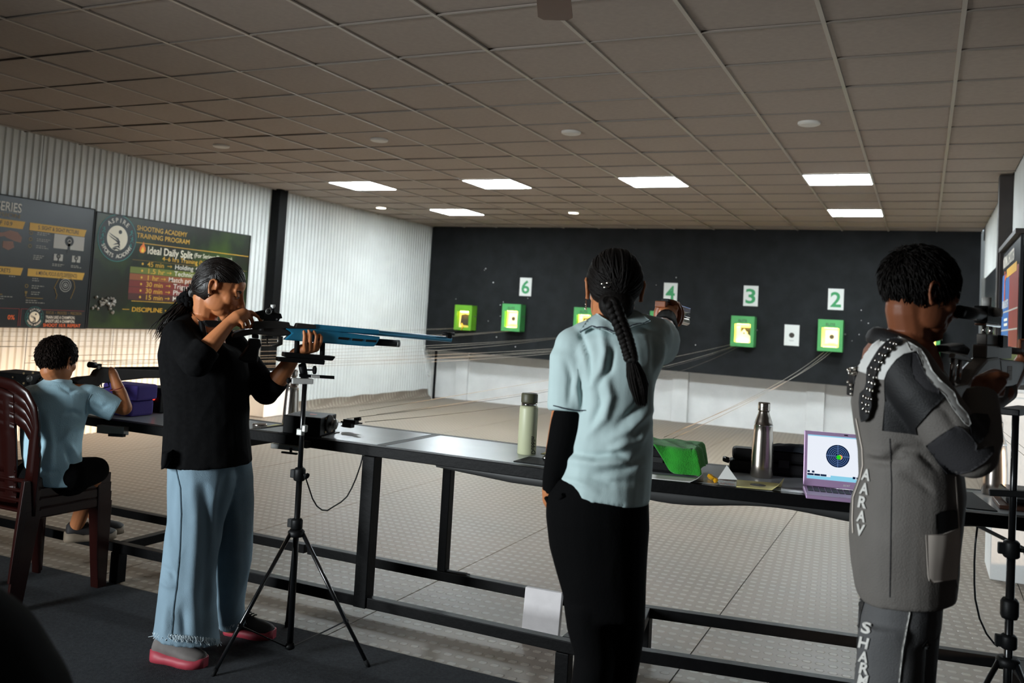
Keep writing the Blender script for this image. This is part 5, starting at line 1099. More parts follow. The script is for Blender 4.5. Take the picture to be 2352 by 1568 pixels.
put('sleeve_piping', withmats(line(bp2, [(1272, 931), (1290, 936), (1310, 940), (1330, 942), (1345, 942)], 2.2, .004), MATS['navy']), None, polo)
# black arm sleeves and trousers
m = MB(); m.tube([Q(1310, 925, -.02), Q(1300, 985, -.025), Q(1286, 1045, -.025), Q(1274, 1095, -.01), Q(1268, 1128, .0)], [.046, .046, .041, .034, .029], 18); put('arm_sleeve', organic(m, .006, 3, 'arm_sleeve'), None, e2).data.materials.append(MATS['trouser_black'])
m = MB(); m.tube([Q(1512, 775, .14), el_r, wr_r+ax2*.01], [.050, .045, .034], 18); put('arm_sleeve', m, MATS['trouser_black'], e2)
m = MB()
g2.loft(m, [(1284, 1095, 1488, 1100, .115), (1258, 1138, 1490, 1150, .125), (1256, 1180, 1490, 1190, .13), (1264, 1250, 1488, 1260, .125), (1280, 1310, 1486, 1320, .12), (1294, 1360, 1483, 1370, .11), (1300, 1400, 1480, 1410, .105)])
z_ = lambda x, y, h: g2.O+g2.r*x+g2.v*y+V(0, 0, h)
m.loft([g2.ring(1296, 1380, 1408, 1380, .095, -.01, 20), g2.ring(1302, 1440, 1412, 1440, .085, -.015, 20), g2.ring(1318, 1500, 1414, 1500, .08, -.02, 20), g2.ring(1312, 1568, 1405, 1568, .08, -.025, 20), [z_(-.055+.065*math.cos(t), -.03+.07*math.sin(t), .22) for t in np.arange(20)*2*PI/20], [z_(-.06+.075*math.cos(t), -.02+.085*math.sin(t), .05) for t in np.arange(20)*2*PI/20]])
m.loft([g2.ring(1378, 1380, 1482, 1380, .095, .03, 20), g2.ring(1385, 1440, 1479, 1440, .085, .04, 20), g2.ring(1388, 1500, 1472, 1495, .08, .05, 20), g2.ring(1382, 1568, 1458, 1568, .08, .06, 20), [z_(.055+.06*math.cos(t), .08+.07*math.sin(t), .22) for t in np.arange(20)*2*PI/20], [z_(.06+.07*math.cos(t), .09+.085*math.sin(t), .05) for t in np.arange(20)*2*PI/20]])
me = organic(m, .008, 3, 'trousers'); wrinkle(me, .003, 6, (1, 1, .5), 31); tr2 = put('trousers', withmats(me, MATS['trouser_black']), None, e2)
m = MB(); m.tube([Q(1254, 1142, -.03), Q(1262, 1158, -.045), Q(1280, 1152, -.075), Q(1294, 1136, -.10)], .006, 8); put('pocket_edge', m, MATS['trouser_black'], tr2)
for x, y in ((-.06, -.02), (.06, .09)):
    h_ = z_(x-.0, y-.10, .004); t_ = z_(x+.0, y+.17, .004); so = empty('shoe', h_); so.parent = e2; so.location = h_-V(-.8, 2.4, 0); shoe(e2, h_, t_, .08, 'shoe_dark', 'black', 'black', .046, parent=so)
# ---------------------------------------------------------------- boy in the shooting jacket
g3 = Fig(0.0, 2.5); Q = g3.Q
e3 = empty('person', (0, 2.5, 0), 'boy in a grey and white leather shooting jacket holding a silver rifle at right', 'person')
hc, hR = headframe(g3, 2116, 672, 0.0, 33, 12); h3 = Head(hc, hR, .98)
b = MB(); h3.skin(b, .9)
limb(b, [h3.w(0, -.03, -.05), Q(2090, 760), Q(2070, 800)], [.052, .052, .062]); limb(b, [Q(2065, 830, -.12), Q(2070, 830, .12)], [.05, .05]); limb(b, [Q(2070, 840), Q(2080, 1000), Q(2085, 1300)], [.10, .10, .11])
el3 = Q(2236, 1046, -.15); wr3 = Q(2255, 905, -.06); limb(b, [Q(2085, 850, -.14), el3], [.05, .044]); limb(b, [el3, Q(2250, 970, -.11), wr3], [.044, .038, .027])
limb(b, [wr3, Q(2262, 888, -.05), Q(2285, 872, -.03)], [.028, .034, .028])
for k, (y, o) in enumerate(((866, .0), (878, .0), (891, .0), (902, .0))): limb(b, [Q(2283, y, -.045), Q(2305-k*2, y+2, -.015), Q(2298-k*3, y+3, .03)], [.0105, .0095, .008], 8)
limb(b, [Q(2262, 872, -.07), Q(2290, 860, -.065), Q(2312, 862, -.05)], [.012, .0105, .0085], 8)
limb(b, [Q(2100, 850, .14), Q(2190, 960, .30)], [.048, .042]); limb(b, [Q(2190, 960, .30), Q(2300, 900, .50), Q(2338, 850, .62)], [.042, .036, .026])
limb(b, [Q(2338, 850, .62), Q(2352, 830, .66)], [.026, .026]); [limb(b, [Q(2345+k*3, 825, .64+.02*k), Q(2341+k*3, 800, .635+.02*k), Q(2342+k*3, 782, .63+.02*k)], [.0095, .0085, .007], 8) for k in range(4)]; limb(b, [Q(2352, 830, .70), Q(2360, 800, .72)], [.011, .009], 8)
zz = lambda x, y, h: V(x, 2.5+y, h)
limb(b, [Q(2046, 1380, -.06), Q(2042, 1560, -.07), zz(-.08, -.085, .2), zz(-.08, -.08, .06)], [.06, .05, .035, .03]); limb(b, [Q(2090, 1380, .07), Q(2082, 1560, .08), zz(.025, .085, .2), zz(.025, .09, .06)], [.06, .05, .035, .03])
body3 = put('body', withmats(organic(b, .0042, 3, 'body'), MATS['skin_dark']), None, e3)
m = MB(); h3.ell(m, (.031, .0765, -.002), (.0125, .0105, .0085), 12, 8); put('eye', m, MATS['eye_white'], e3); m = MB(); h3.ell(m, (-.031, .0765, -.002), (.0125, .0105, .0085), 12, 8); put('eye', m, MATS['eye_white'], e3)
for q in (-1, 1): m = MB(); h3.tube(m, [(q*.012, .0875, .020), (q*.024, .0885, .025), (q*.038, .079, .025), (q*.048, .068, .019)], [.0028, .004, .0035, .0015], 8); put('eyebrow', m, MATS['hair'], e3)
def short_hair(h, cc, cr, plane, nt, crown=(0, -.5, .85), L0=.035, mess=.35):
    m = MB(); vs, fs = h.cap(cr, cc, plane); m.add(vs, fs, True); pn = unit(V(*plane[1])); k = 0
    cd = unit(V(*crown))
    while k < nt:
        d = unit(V(random.gauss(0, 1), random.gauss(0, 1), random.gauss(.35, 1))); p = h.on(cc, cr, d)
        if (p-V(*plane[0])) @ pn < .002: continue
        nrm = unit(V(*[(p[i]-cc[i])/cr[i]**2 for i in range(3)])); fl_ = unit(-(cd-nrm*(cd @ nrm))+V(*[random.gauss(0, mess) for _ in range(3)])*.8); fl_ = unit(fl_-nrm*(fl_ @ nrm)); L_ = L0*random.uniform(.6, 1.3)
        j = random.random(); m.tube([h.w(*(p-nrm*.003)), h.w(*(p+nrm*.0035+fl_*L_*.4)), h.w(*(p+nrm*(.003+.005*j*j)+fl_*L_*.8)), h.w(*(p+nrm*(.001+.006*j*j)+fl_*L_*1.15))], [.0014*h.k, .0022*h.k, .0016*h.k, .0003], 4, False); k += 1
    return m
put('hair', short_hair(h3, (0, -.014, .028), (.076, .096, .088), ((0, .005, -.008), (0, -.50, 1)), 2200, L0=.030), MATS['hair_matte'], e3)
# jacket
m = MB()
g3.loft(m, [(2014, 778, 2110, 800, .10), (1994, 806, 2136, 826, .14), (1978, 834, 2152, 850, .16), (1964, 872, 2162, 882, .165), (1957, 920, 2172, 928, .165), (1963, 975, 2186, 978, .16), (1971, 1030, 2200, 1030, .155), (1974, 1090, 2213, 1090, .155), (1957, 1138, 2219, 1138, .16), (1952, 1210, 2214, 1210, .165), (1956, 1280, 2205, 1278, .165), (1966, 1335, 2201, 1335, .165), (1973, 1358, 2197, 1374, .16)])
limb(m, [Q(2072, 842, -.13), Q(2120, 905, -.16), Q(2180, 985, -.17), Q(2232, 1042, -.155)], [.070, .066, .062, .056], 18); m.tube([Q(2228, 1048, -.155), Q(2246, 1000, -.12), Q(2252, 955, -.095), Q(2253, 905, -.06)], [.054, .052, .045, .037], 18)
limb(m, [Q(2090, 845, .14), Q(2190, 960, .30)], [.066, .056], 16); m.tube([Q(2185, 965, .29), Q(2240, 935, .40), Q(2310, 890, .53)], [.054, .05, .04], 16)
me = organic(m, .0062, 4, 'jacket'); wrinkle(me, .0028, 6, (1, 1, .7), 41); crease(me, [([(2050, 1045), (2070, 1030), (2110, 1035)], -.012, 9), ([(1990, 1055), (2030, 1062), (2080, 1058)], -.012, 9), ([(1995, 1040), (2040, 1045)], .009, 9), ([(2075, 1090), (2110, 1105), (2140, 1130)], -.008, 8), ([(2110, 1040), (2130, 1055), (2150, 1075)], -.010, 8), ([(2150, 930), (2175, 945), (2200, 990)], -.006, 8)]); jac = put('jacket', withmats(me, MATS['jacket_grey']), None, e3); bj3 = bvh_of(jac)
c5 = lambda pts: [(1880+x/3.267, 520+y/3.267) for x, y in pts]; c6 = lambda pts: [(1880+x/2.578, 960+y/2.578) for x, y in pts]; c4 = lambda pts: [(1940+x/6.533, 740+y/6.533) for x, y in pts]
def panel(nm, polys, mm, off=.003, th=.003, cell=6, lab=None, par=None): return put(nm, withmats(decal(bj3, polys, cell, off, th), MATS[mm]), None, par or jac, label=lab)
panel('upper_sleeve_panel', [c5([(500, 1150), (520, 1090), (550, 1045), (585, 1000), (640, 960), (700, 945), (740, 960), (780, 1070), (830, 1160), (900, 1230), (950, 1275), (850, 1370), (735, 1510), (745, 1560), (480, 1530), (500, 1300)])], 'jacket_black', lab='black leather upper sleeve panel')
panel('yoke', [c5([(285, 1080), (315, 985), (400, 870), (440, 815), (560, 815), (660, 860), (745, 925), (705, 945), (640, 960), (585, 1000), (550, 1045), (520, 1090), (500, 1148), (440, 1138), (380, 1112)])], 'jacket_white', .0045, lab='white yoke across the shoulder')
panel('sleeve_stripe', [c5([(650, 860), (760, 925), (800, 985), (850, 1090), (905, 1155), (1010, 1250), (1040, 1330), (1110, 1410), (1135, 1480), (1120, 1500), (1090, 1480), (1000, 1360), (945, 1270), (860, 1190), (800, 1110), (770, 1010), (735, 940), (690, 940)])], 'jacket_white', .0055, lab='white stripe down the sleeve')
panel('sleeve_gusset', [c5([(690, 950), (735, 960), (775, 1060), (830, 1160), (900, 1230), (900, 1260), (800, 1230), (720, 1150), (690, 1050)])], 'jacket_dark', .006)
panel('elbow_patch', [c6([(640, 160), (720, 100), (810, 45), (850, 60), (900, 110), (935, 160), (930, 190), (1030, 165), (1035, 200), (980, 260), (900, 310), (800, 335), (755, 330), (700, 260)])], 'jacket_dark', .0035, lab='dark rubber elbow patch')
panel('forearm_patch', [c6([(880, -5), (905, -25), (1000, -20), (1015, 20), (1000, 90), (960, 140), (940, 150), (905, 110), (895, 60)])], 'jacket_black', .004)
panel('pocket', [c6([(632, 690), (730, 684), (825, 645), (826, 800), (808, 948), (740, 958), (670, 970), (650, 960), (643, 930)])], 'pocket_white', .006, .006, lab='pale hip pocket')
panel('phone', [c6([(690, 570), (720, 552), (790, 540), (814, 550), (814, 650), (760, 678), (692, 688)])], 'gloss_black', .004, .004, lab='black phone in the pocket')
panel('piping', [[(x, y), (x+2.2, y), (x2+2.2, y2), (x2, y2)] for (x, y), (x2, y2) in zip(c6([(222, 0), (240, 90), (258, 180), (262, 280), (245, 360), (205, 470), (200, 600)]), c6([(240, 90), (258, 180), (262, 280), (245, 360), (205, 470), (200, 600), (204, 680)]))], 'pocket_white', .002, .002, 5)
panel('piping', [[(x, y), (x+2.2, y), (x2+2.2, y2), (x2, y2)] for (x, y), (x2, y2) in zip(c6([(806, 345), (812, 430), (818, 520), (826, 650), (822, 800), (815, 960)]), c6([(812, 430), (818, 520), (826, 650), (822, 800), (815, 960), (822, 1000)]))], 'pocket_white', .002, .002, 5)
panel('side_seam', [[(x, y), (x+1.6, y), (x2+1.6, y2), (x2, y2)] for (x, y), (x2, y2) in zip(c6([(420, 120), (430, 400), (425, 700), (420, 1030)]), c6([(430, 400), (425, 700), (420, 1030), (420, 1060)]))], 'jacket_dark', .001, .001, 6)
strap = panel('shoulder_strap', [c4([(720, 285), (780, 275), (880, 318), (760, 360), (690, 430), (640, 510), (580, 600), (530, 720), (495, 830), (490, 920), (440, 1020), (435, 1100), (440, 1250), (400, 1420), (340, 1480), (300, 1490), (280, 1400), (265, 1200), (280, 1070), (340, 1000), (365, 900), (370, 780), (385, 700), (460, 570), (560, 420), (650, 330)])], 'jacket_black', .012, .008, 5, 'black riveted strap')
def onj(bv, x, y, off):
    d = Vector(unit(ray(x, y))); h = bv.ray_cast(Vector(EYE), d); return None if h[0] is None else (np.array(h[0])-np.array(d)*off, -np.array(d))
m = MB()
for x, y in ((705, 310), (755, 325), (620, 380), (672, 400), (540, 480), (592, 498), (480, 575), (538, 600), (425, 680), (488, 705), (390, 795), (455, 828), (385, 900), (432, 925), (360, 1000), (402, 1030), (305, 1110), (345, 1140), (285, 1210), (342, 1240), (298, 1300), (345, 1340), (380, 1150)):
    q = onj(bj3, *c4([(x, y)])[0], .024)
    if q: m.lathe([(.0052, 0), (.0048, .0022), (.002, .0022), (.0016, .0005)], q[0], 10, q[1])
put('rivets', m, MATS['silver'], strap, kind='stuff')
m = MB(); bq = Q(1964, 868, -.05); R_ = rotz(.5)
m.box(bq, (.02, .035, .05), R_); m.box(bq+V(-.004, -.004, -.03), (.022, .03, .03), R_)
buc = put('buckle_strap', m, MATS['jacket_black'], jac, bevel=.004)
m = MB()
for k in range(18): m.ell(bq+V(random.uniform(-.016, .008), -.02+random.uniform(-.006, .004), random.uniform(-.045, .025)), (.0042,)*3, n=8, m=6)
m.tube([bq+V(-.014, -.02, .025), bq+V(.012, -.02, .028), bq+V(.012, -.02, .012), bq+V(-.014, -.02, .008), bq+V(-.014, -.02, .025)], .0024, 6); put('buckle', m, MATS['silver'], buc, kind='stuff')
m = MB(); nc = Q(2066, 792); m.tube([nc+g3.r*.062*math.cos(a)+g3.v*.066*math.sin(a)+V(0, 0, -.018*math.cos(a)+.004) for a in np.linspace(0, 2*PI, 40)], .017, 10, False, True, 1.5); put('collar', m, MATS['jacket_black'], jac, label='black knitted collar')
# tracksuit bottoms under the jacket
m = MB()
g3.loft(m, [(1985, 1330, 2180, 1340, .14), (1976, 1375, 2166, 1382, .14), (1972, 1440, 2160, 1450, .14)])
c20 = lambda x, y, h, a, bb: [zz(x+a*math.cos(t), y+bb*math.sin(t), h) for t in np.arange(24)*2*PI/24]
m.loft([g3.ring(1972, 1420, 2120, 1430, .095, -.06, 24), g3.ring(1968, 1500, 2125, 1505, .09, -.065, 24), g3.ring(1962, 1568, 2120, 1575, .088, -.07, 24), c20(-.075, -.08, .45, .075, .085), c20(-.08, -.085, .2, .07, .08), c20(-.08, -.08, .05, .075, .09)])
m.loft([g3.ring(2020, 1420, 2161, 1430, .09, .07, 24), g3.ring(2020, 1500, 2152, 1505, .088, .075, 24), g3.ring(2015, 1568, 2148, 1575, .086, .08, 24), c20(.025, .08, .45, .072, .08), c20(.025, .085, .2, .068, .078), c20(.025, .09, .05, .075, .09)])
me = organic(m, .0075, 3, 'trousers'); wrinkle(me, .003, 6, (1, 1, .6), 51); tr3 = put('trousers', withmats(me, MATS['suit_grey']), None, e3); bt3 = bvh_of(tr3)
put('piping', withmats(line(bt3, [(2090, 1384), (2088, 1410), (2080, 1450), (2072, 1490), (2068, 1530), (2064, 1566)], 3.0, .002, .002, 4), MATS['letter_white']), None, tr3)
put('side_stripe', withmats(decal(bt3, [c6([(228, 1010), (250, 1020), (240, 1110), (262, 1040), (285, 1050), (250, 1170), (235, 1300), (225, 1450), (205, 1566), (192, 1566), (205, 1400), (222, 1200)])], 5, .002, .002), MATS['jacket_black']), None, tr3)
put('emblem', withmats(decal(bt3, [c6([(612, 1350), (640, 1315), (662, 1340), (650, 1365), (625, 1368)])], 3, .002, .002), MATS['jacket_black']), None, tr3); put('emblem_mark', withmats(decal(bt3, [c6([(622, 1358), (640, 1330), (652, 1345), (640, 1362)])], 3, .004, .001), MATS['letter_white']), None, tr3)
def stencil(bv, chs, w, h, rot, par, off=.003):
    for ch, x, y in chs:
        vs, fs = text2d(ch, 1.0, 'CENTER', .035); a = math.radians(rot); y0, y1 = vs[:, 1].min(), vs[:, 1].max(); x0, x1 = vs[:, 0].min(), vs[:, 0].max()
        p = [((q[0]-(x0+x1)/2)/(x1-x0)*w, -((q[1]-y0)/(y1-y0)-.5)*h) for q in vs]; p = [(x+u*math.cos(a)-v*math.sin(a), y+u*math.sin(a)+v*math.cos(a)) for u, v in p]
        put('letter', withmats(decal(bv, [[p[i] for i in f] for f in fs], 6, off, .0015), MATS['letter_white']), None, par)
stencil(bj3, [('A', 1991, 1090), ('A', 1987, 1122), ('R', 1983, 1153), ('A', 1980, 1185), ('V', 1977, 1217)], 20, 27, 10, jac)
stencil(bt3, [('S', 1991, 1442), ('H', 1985, 1476), ('A', 1985, 1508), ('R', 1987, 1535), ('M', 1983, 1562)], 22, 26, 12, tr3)
for x, y in ((-.08, -.08), (.025, .09)):
    h_ = zz(x-.08, y, .004); t_ = zz(x+.17, y+.02, .004); so = empty('shoe', h_); so.parent = e3; so.location = h_-V(0, 2.5, 0); shoe(e3, h_, t_, .08, 'shoe_dark', 'white', 'black', .046, parent=so)
# ---------------------------------------------------------------- child on the stacked chairs
g4 = Fig(-3.65, 2.95); Q = g4.Q
e4 = empty('person', (-3.65, 2.95, 0), 'child in a light blue T-shirt seated on stacked chairs, aiming a black rifle', 'person')
hc, hR = headframe(g4, 132, 828, 0.0, 52, 8); h4 = Head(hc, hR, .98)
b = MB(); h4.skin(b, .85)
limb(b, [h4.w(0, -.03, -.05), Q(134, 872), Q(132, 895)], [.048, .048, .058]); limb(b, [Q(90, 905), Q(195, 905)], [.048, .048]); limb(b, [Q(125, 915), Q(120, 1000), Q(125, 1075)], [.075, .075, .075])
el4 = Q(285, 936, -.0); limb(b, [Q(200, 905, .0), el4], [.044, .037]); h4w = Q(263, 868, .06); limb(b, [el4, Q(276, 905, .03), h4w], [.037, .033, .022])
limb(b, [h4w, Q(259, 856, .07)], [.023, .021]); [limb(b, [Q(255+k*3.2, 862, .06), Q(253+k*3.0, 852, .055), Q(252.5+k*2.2, 844+abs(k-1), .07)], [.0085, .008, .0065], 8) for k in range(4)]
limb(b, [Q(80, 905, .05), Q(110, 935, .30), Q(185, 885, .32)], [.044, .036, .023]); limb(b, [Q(185, 885, .32), Q(203, 876, .30)], [.023, .02]); [limb(b, [Q(203, 872+k*4, .30), Q(213, 878+k*4, .28), Q(211, 886+k*3, .25)], [.008, .0075, .0065], 8) for k in range(4)]; limb(b, [Q(196, 872, .30), Q(206, 866, .27)], [.01, .008], 8)
for hx, kx, ax_, d0, d1 in (((165, 1095), (226, 1082), (176, 1207), -.04, .20), ((100, 1095), (190, 1085), (226, 1200), .10, .34)): limb(b, [Q(hx[0], hx[1]-6, d0*.5), Q(kx[0]-6, kx[1], (d0+d1)/2), Q(*ax_, d1)], [.05, .046, .034])
body4 = put('body', withmats(organic(b, .0042, 3, 'body'), MATS['skin']), None, e4)
put('hair', short_hair(h4, (0, -.014, .026), (.079, .097, .088), ((0, .0, -.008), (0, -.55, 1)), 2000, L0=.020, mess=.22), MATS['hair_brown'], e4)
m = MB(); m.tube([Q(268.5, 892, .0)+unit(V(1, 0, .2))*0+(g4.r*math.cos(a)*.030+g4.v*math.sin(a)*.032+V(0, 0, .010*math.cos(a))) for a in np.linspace(0, 2*PI, 24)], .002, 6, False); put('wristband', m, MATS['red_print'], e4)
m = MB()
g4.loft(m, [(106, 868, 160, 878, .055), (82, 882, 188, 890, .09), (60, 898, 210, 900, .105), (53, 930, 206, 940, .11), (48, 970, 196, 972, .11), (45, 1010, 189, 1010, .11), (48, 1045, 188, 1045, .115), (57, 1080, 195, 1078, .12), (70, 1108, 190, 1108, .12)])
m.tube([Q(196, 912, .0), Q(228, 923, .0), Q(266, 940, .0)], [.066, .062, .056], 18); limb(m, [Q(75, 912, .02), Q(85, 928, .16)], [.06, .055], 16); m.ell(Q(196, 912, 0), (.066, .07, .06))
me = organic(m, .0062, 4, 't_shirt'); wrinkle(me, .0036, 7, (1, 1, .5), 61); crease(me, [([(195, 960), (170, 945), (150, 950)], -.009, 6), ([(190, 975), (165, 985), (140, 1010)], .009, 7), ([(140, 890), (160, 900), (176, 892)], -.007, 5), ([(110, 960), (120, 1020), (115, 1080)], .009, 9), ([(90, 950), (95, 1010), (85, 1070)], -.008, 8), ([(150, 1030), (165, 1070), (180, 1090)], -.010, 6), ([(160, 1020), (185, 1060)], .009, 6), ([(215, 925), (235, 935), (250, 930)], -.007, 5), ([(60, 1060), (90, 1080), (130, 1085)], -.009, 7), ([(203, 915), (198, 945), (200, 960)], -.008, 5)]); tee = put('t_shirt', withmats(me, MATS['tee']), None, e4); btee = bvh_of(tee)
m = MB(); nc = Q(134, 873); m.tube([nc+g4.r*.052*math.cos(a)+g4.v*.054*math.sin(a)+V(0, 0, -.008*math.cos(a)) for a in np.linspace(0, 2*PI, 32)], .009, 8, False, True, 1.4); put('collar', m, MATS['tee_trim'], tee)
put('sleeve_seam', withmats(line(btee, [(208, 905), (199, 925), (197, 950)], 1.5, .002, .001, 4), MATS['tee_trim']), None, tee)
m = MB()
for hx, kx, d0, d1 in (((160, 1092), (218, 1080), -.04, .09), ((95, 1092), (180, 1085), .08, .24)): limb(m, [Q(*hx, d0), Q(*kx, d1)], [.085, .066], 16)
limb(m, [Q(80, 1095, .0), Q(165, 1095, .0)], [.09, .09], 16); put('shorts', withmats(organic(m, .008, 3, 'shorts'), MATS['trouser_black']), None, e4)
for (hx, hy), (tx, ty), d in (((150, 1243), (192, 1246), .20), ((204, 1226), (282, 1236), .34)):
    h_ = Q(hx, hy, d); t_ = Q(tx, ty, d) if tx > 250 else h_+V(.12, .19, -.0); so = empty('shoe', h_); so.parent = e4; so.location = h_-V(-3.65, 2.95, 0); shoe(e4, h_, V(t_[0], t_[1], h_[2]), .075, 'shoe_dark', 'shoe_tan', 'black', .042, parent=so)
# ================================================================ RIFLES, TRIPODS, PISTOL, CHAIRS
mat('rifle_blue', '2f8fb8', .32, metal=.35, var=.12, vscale=30, coat=.2); mat('rifle_dark', '2e2b29', .5, var=.15, vscale=40); mat('rifle_silver', '827e79', .45, metal=.4, var=.08, vscale=20); mat('wood', '8a4f30', .45, var=.3, vscale=25, stretch=(1, .2, 1)); mat('maroon', '260b08', .26, coat=.12, spec=.4)
CH = lambda pts: [(540+x/8.71, 680+y/8.71) for x, y in pts]; C4 = lambda pts: [(340+x/3.1365, 560+y/3.1365) for x, y in pts]; CZ = lambda pts: [(420+x/7.842, 580+y/7.842) for x, y in pts]
er = empty('air_rifle', RP+V(0, 0, 1.25), 'blue competition air rifle resting on the tripod', 'rifle')
def slab(nm, px, th, mm, off=0.0, par=er, bevel=.003):
    p = [RQ_(x, y, 0) for x, y in px]; n = len(p); m = MB(); w = RN*th/2; vs = [q+RN*off-w for q in p]+[q+RN*off+w for q in p]
    m.add(vs, [tuple(range(n))[::-1], tuple(range(n, 2*n))]+[(i, (i+1) % n, n+(i+1) % n, n+i) for i in range(n)], False); return put(nm, m, MATS[mm], par, bevel=bevel)
m = MB(); m.tube([RQ_(700, 752), RQ_(724, 751), RQ_(1036, 780)], .0115, 20); put('barrel', m, MATS['rifle_blue'], er)
slab('barrel_shroud', C4([(1200, 580), (1205, 578), (1660, 618), (1660, 650), (1200, 625)]), .026, 'rifle_blue')
slab('fore_end', C4([(980, 606), (1200, 612), (1665, 668), (1640, 715), (1620, 737), (1560, 736), (1250, 712), (975, 690), (1025, 640)]), .044, 'rifle_blue', bevel=.006)
for a in ([(1362, 668), (1440, 674), (1432, 692), (1358, 684)], [(1460, 678), (1538, 684), (1530, 700), (1456, 694)], [(1558, 686), (1637, 692), (1630, 708), (1554, 702)]): slab('vent', C4(a), .004, 'black', .0225, bevel=.0008)
m = MB(); m.tube([RQ_(862, 785), RQ_(911, 788.5)], .0150, 20); put('air_cylinder', m, MATS['satin_black'], er)
m = MB(); m.tube([RQ_(910, 788.4), RQ_(917, 789)], .0153, 20); put('cylinder_gauge', m, MATS['grey_alu'], er)
slab('receiver', CH([(350, 545), (400, 500), (560, 498), (870, 495), (1065, 520), (1085, 580), (1190, 610), (1215, 548), (1235, 533), (1600, 570), (1605, 650), (1000, 640), (960, 650), (350, 655)]), .036, 'rifle_dark')
slab('stock', CH([(-60, 750), (0, 735), (180, 672), (420, 650), (600, 655), (900, 630), (1010, 660), (1110, 720), (1080, 775), (970, 790), (850, 800), (590, 775), (460, 765), (340, 760), (60, 820), (-60, 838)]), .040, 'rifle_dark', bevel=.006)
slab('stock_rail', CZ([(885, 1420), (900, 1405), (1115, 1350), (1115, 1375), (940, 1440), (895, 1440)]), .012, 'chrome', .012)
slab('cheek_piece', CZ([(355, 1240), (385, 1215), (570, 1218), (880, 1260), (900, 1330), (700, 1350), (470, 1345), (420, 1320)]), .045, 'satin_black', bevel=.008)
slab('butt_plate', [(462, 737), (474, 738), (480, 770), (478, 806), (464, 806), (468, 775)], .045, 'satin_black', -.07, bevel=.006)
slab('grip_post', CH([(345, 765), (462, 768), (462, 845), (345, 838)]), .028, 'satin_black')
slab('grip', CH([(275, 840), (495, 852), (500, 930), (532, 985), (470, 1038), (440, 1330), (200, 1325), (60, 1262), (170, 1110), (262, 975)]), .042, 'satin_black', bevel=.010)
slab('trigger_block', CH([(590, 790), (750, 800), (752, 832), (600, 822)]), .012, 'black', bevel=.001); slab('trigger', CH([(628, 822), (660, 826), (650, 962), (632, 962)]), .007, 'black', bevel=.001)
slab('hand_stop', CH([(850, 800), (950, 802), (940, 965), (830, 1010), (735, 1000), (742, 985), (830, 965), (872, 900)]), .022, 'rifle_dark', bevel=.002)
slab('sight_base', CH([(560, 440), (600, 270), (830, 338), (905, 345), (935, 440), (875, 450), (868, 492), (560, 490)]), .030, 'satin_black'); slab('sight_arm', CH([(400, 312), (600, 268), (600, 440), (540, 470), (430, 430)]), .026, 'satin_black')
m = MB(); m.cyl(RQ_(620, 709), RQ_(632, 707), .008, n=12); m.tube([RQ_(627, 718), RQ_(627, 707)], .0075, 14); put('sight_post', m, MATS['satin_black'], er)
m = MB(); m.tube([RQ_(627, 708), RQ_(627, 699.5)], .0095, 18); put('sight_knob', m, MATS['white_plastic'], er)
m = MB(); q = RQ_(616.7, 715, .016); m.lathe([(.0125, 0), (.0125, .007), (.009, .007), (.009, .004)], q, 22, RN); put('windage_knob', m, MATS['grey_alu'], er)
m = MB(); m.lathe([(.0085, 0), (.0085, .006), (.004, .008)], q, 18, RN); put('windage_cap', m, MATS['black'], er)
m = MB(); m.lathe([(.004, 0), (.004, .003)], RQ_(635.5, 733, .016), 10, RN); put('screw', m, MATS['chrome'], er)
m = MB(); m.tube([RQ_(1016, 765), RQ_(1043, 767)], .0078, 16); m.box(RQ_(1031, 773), (.02, .02, .02), np.stack([RN, RD, V(0, 0, 1)], 1)); put('front_sight', m, MATS['satin_black'], er)
m = MB(); m.tube([RQ_(596, 757, .018), RQ_(604, 757, .03)], .006, 10); put('bolt_handle', m, MATS['black'], er)
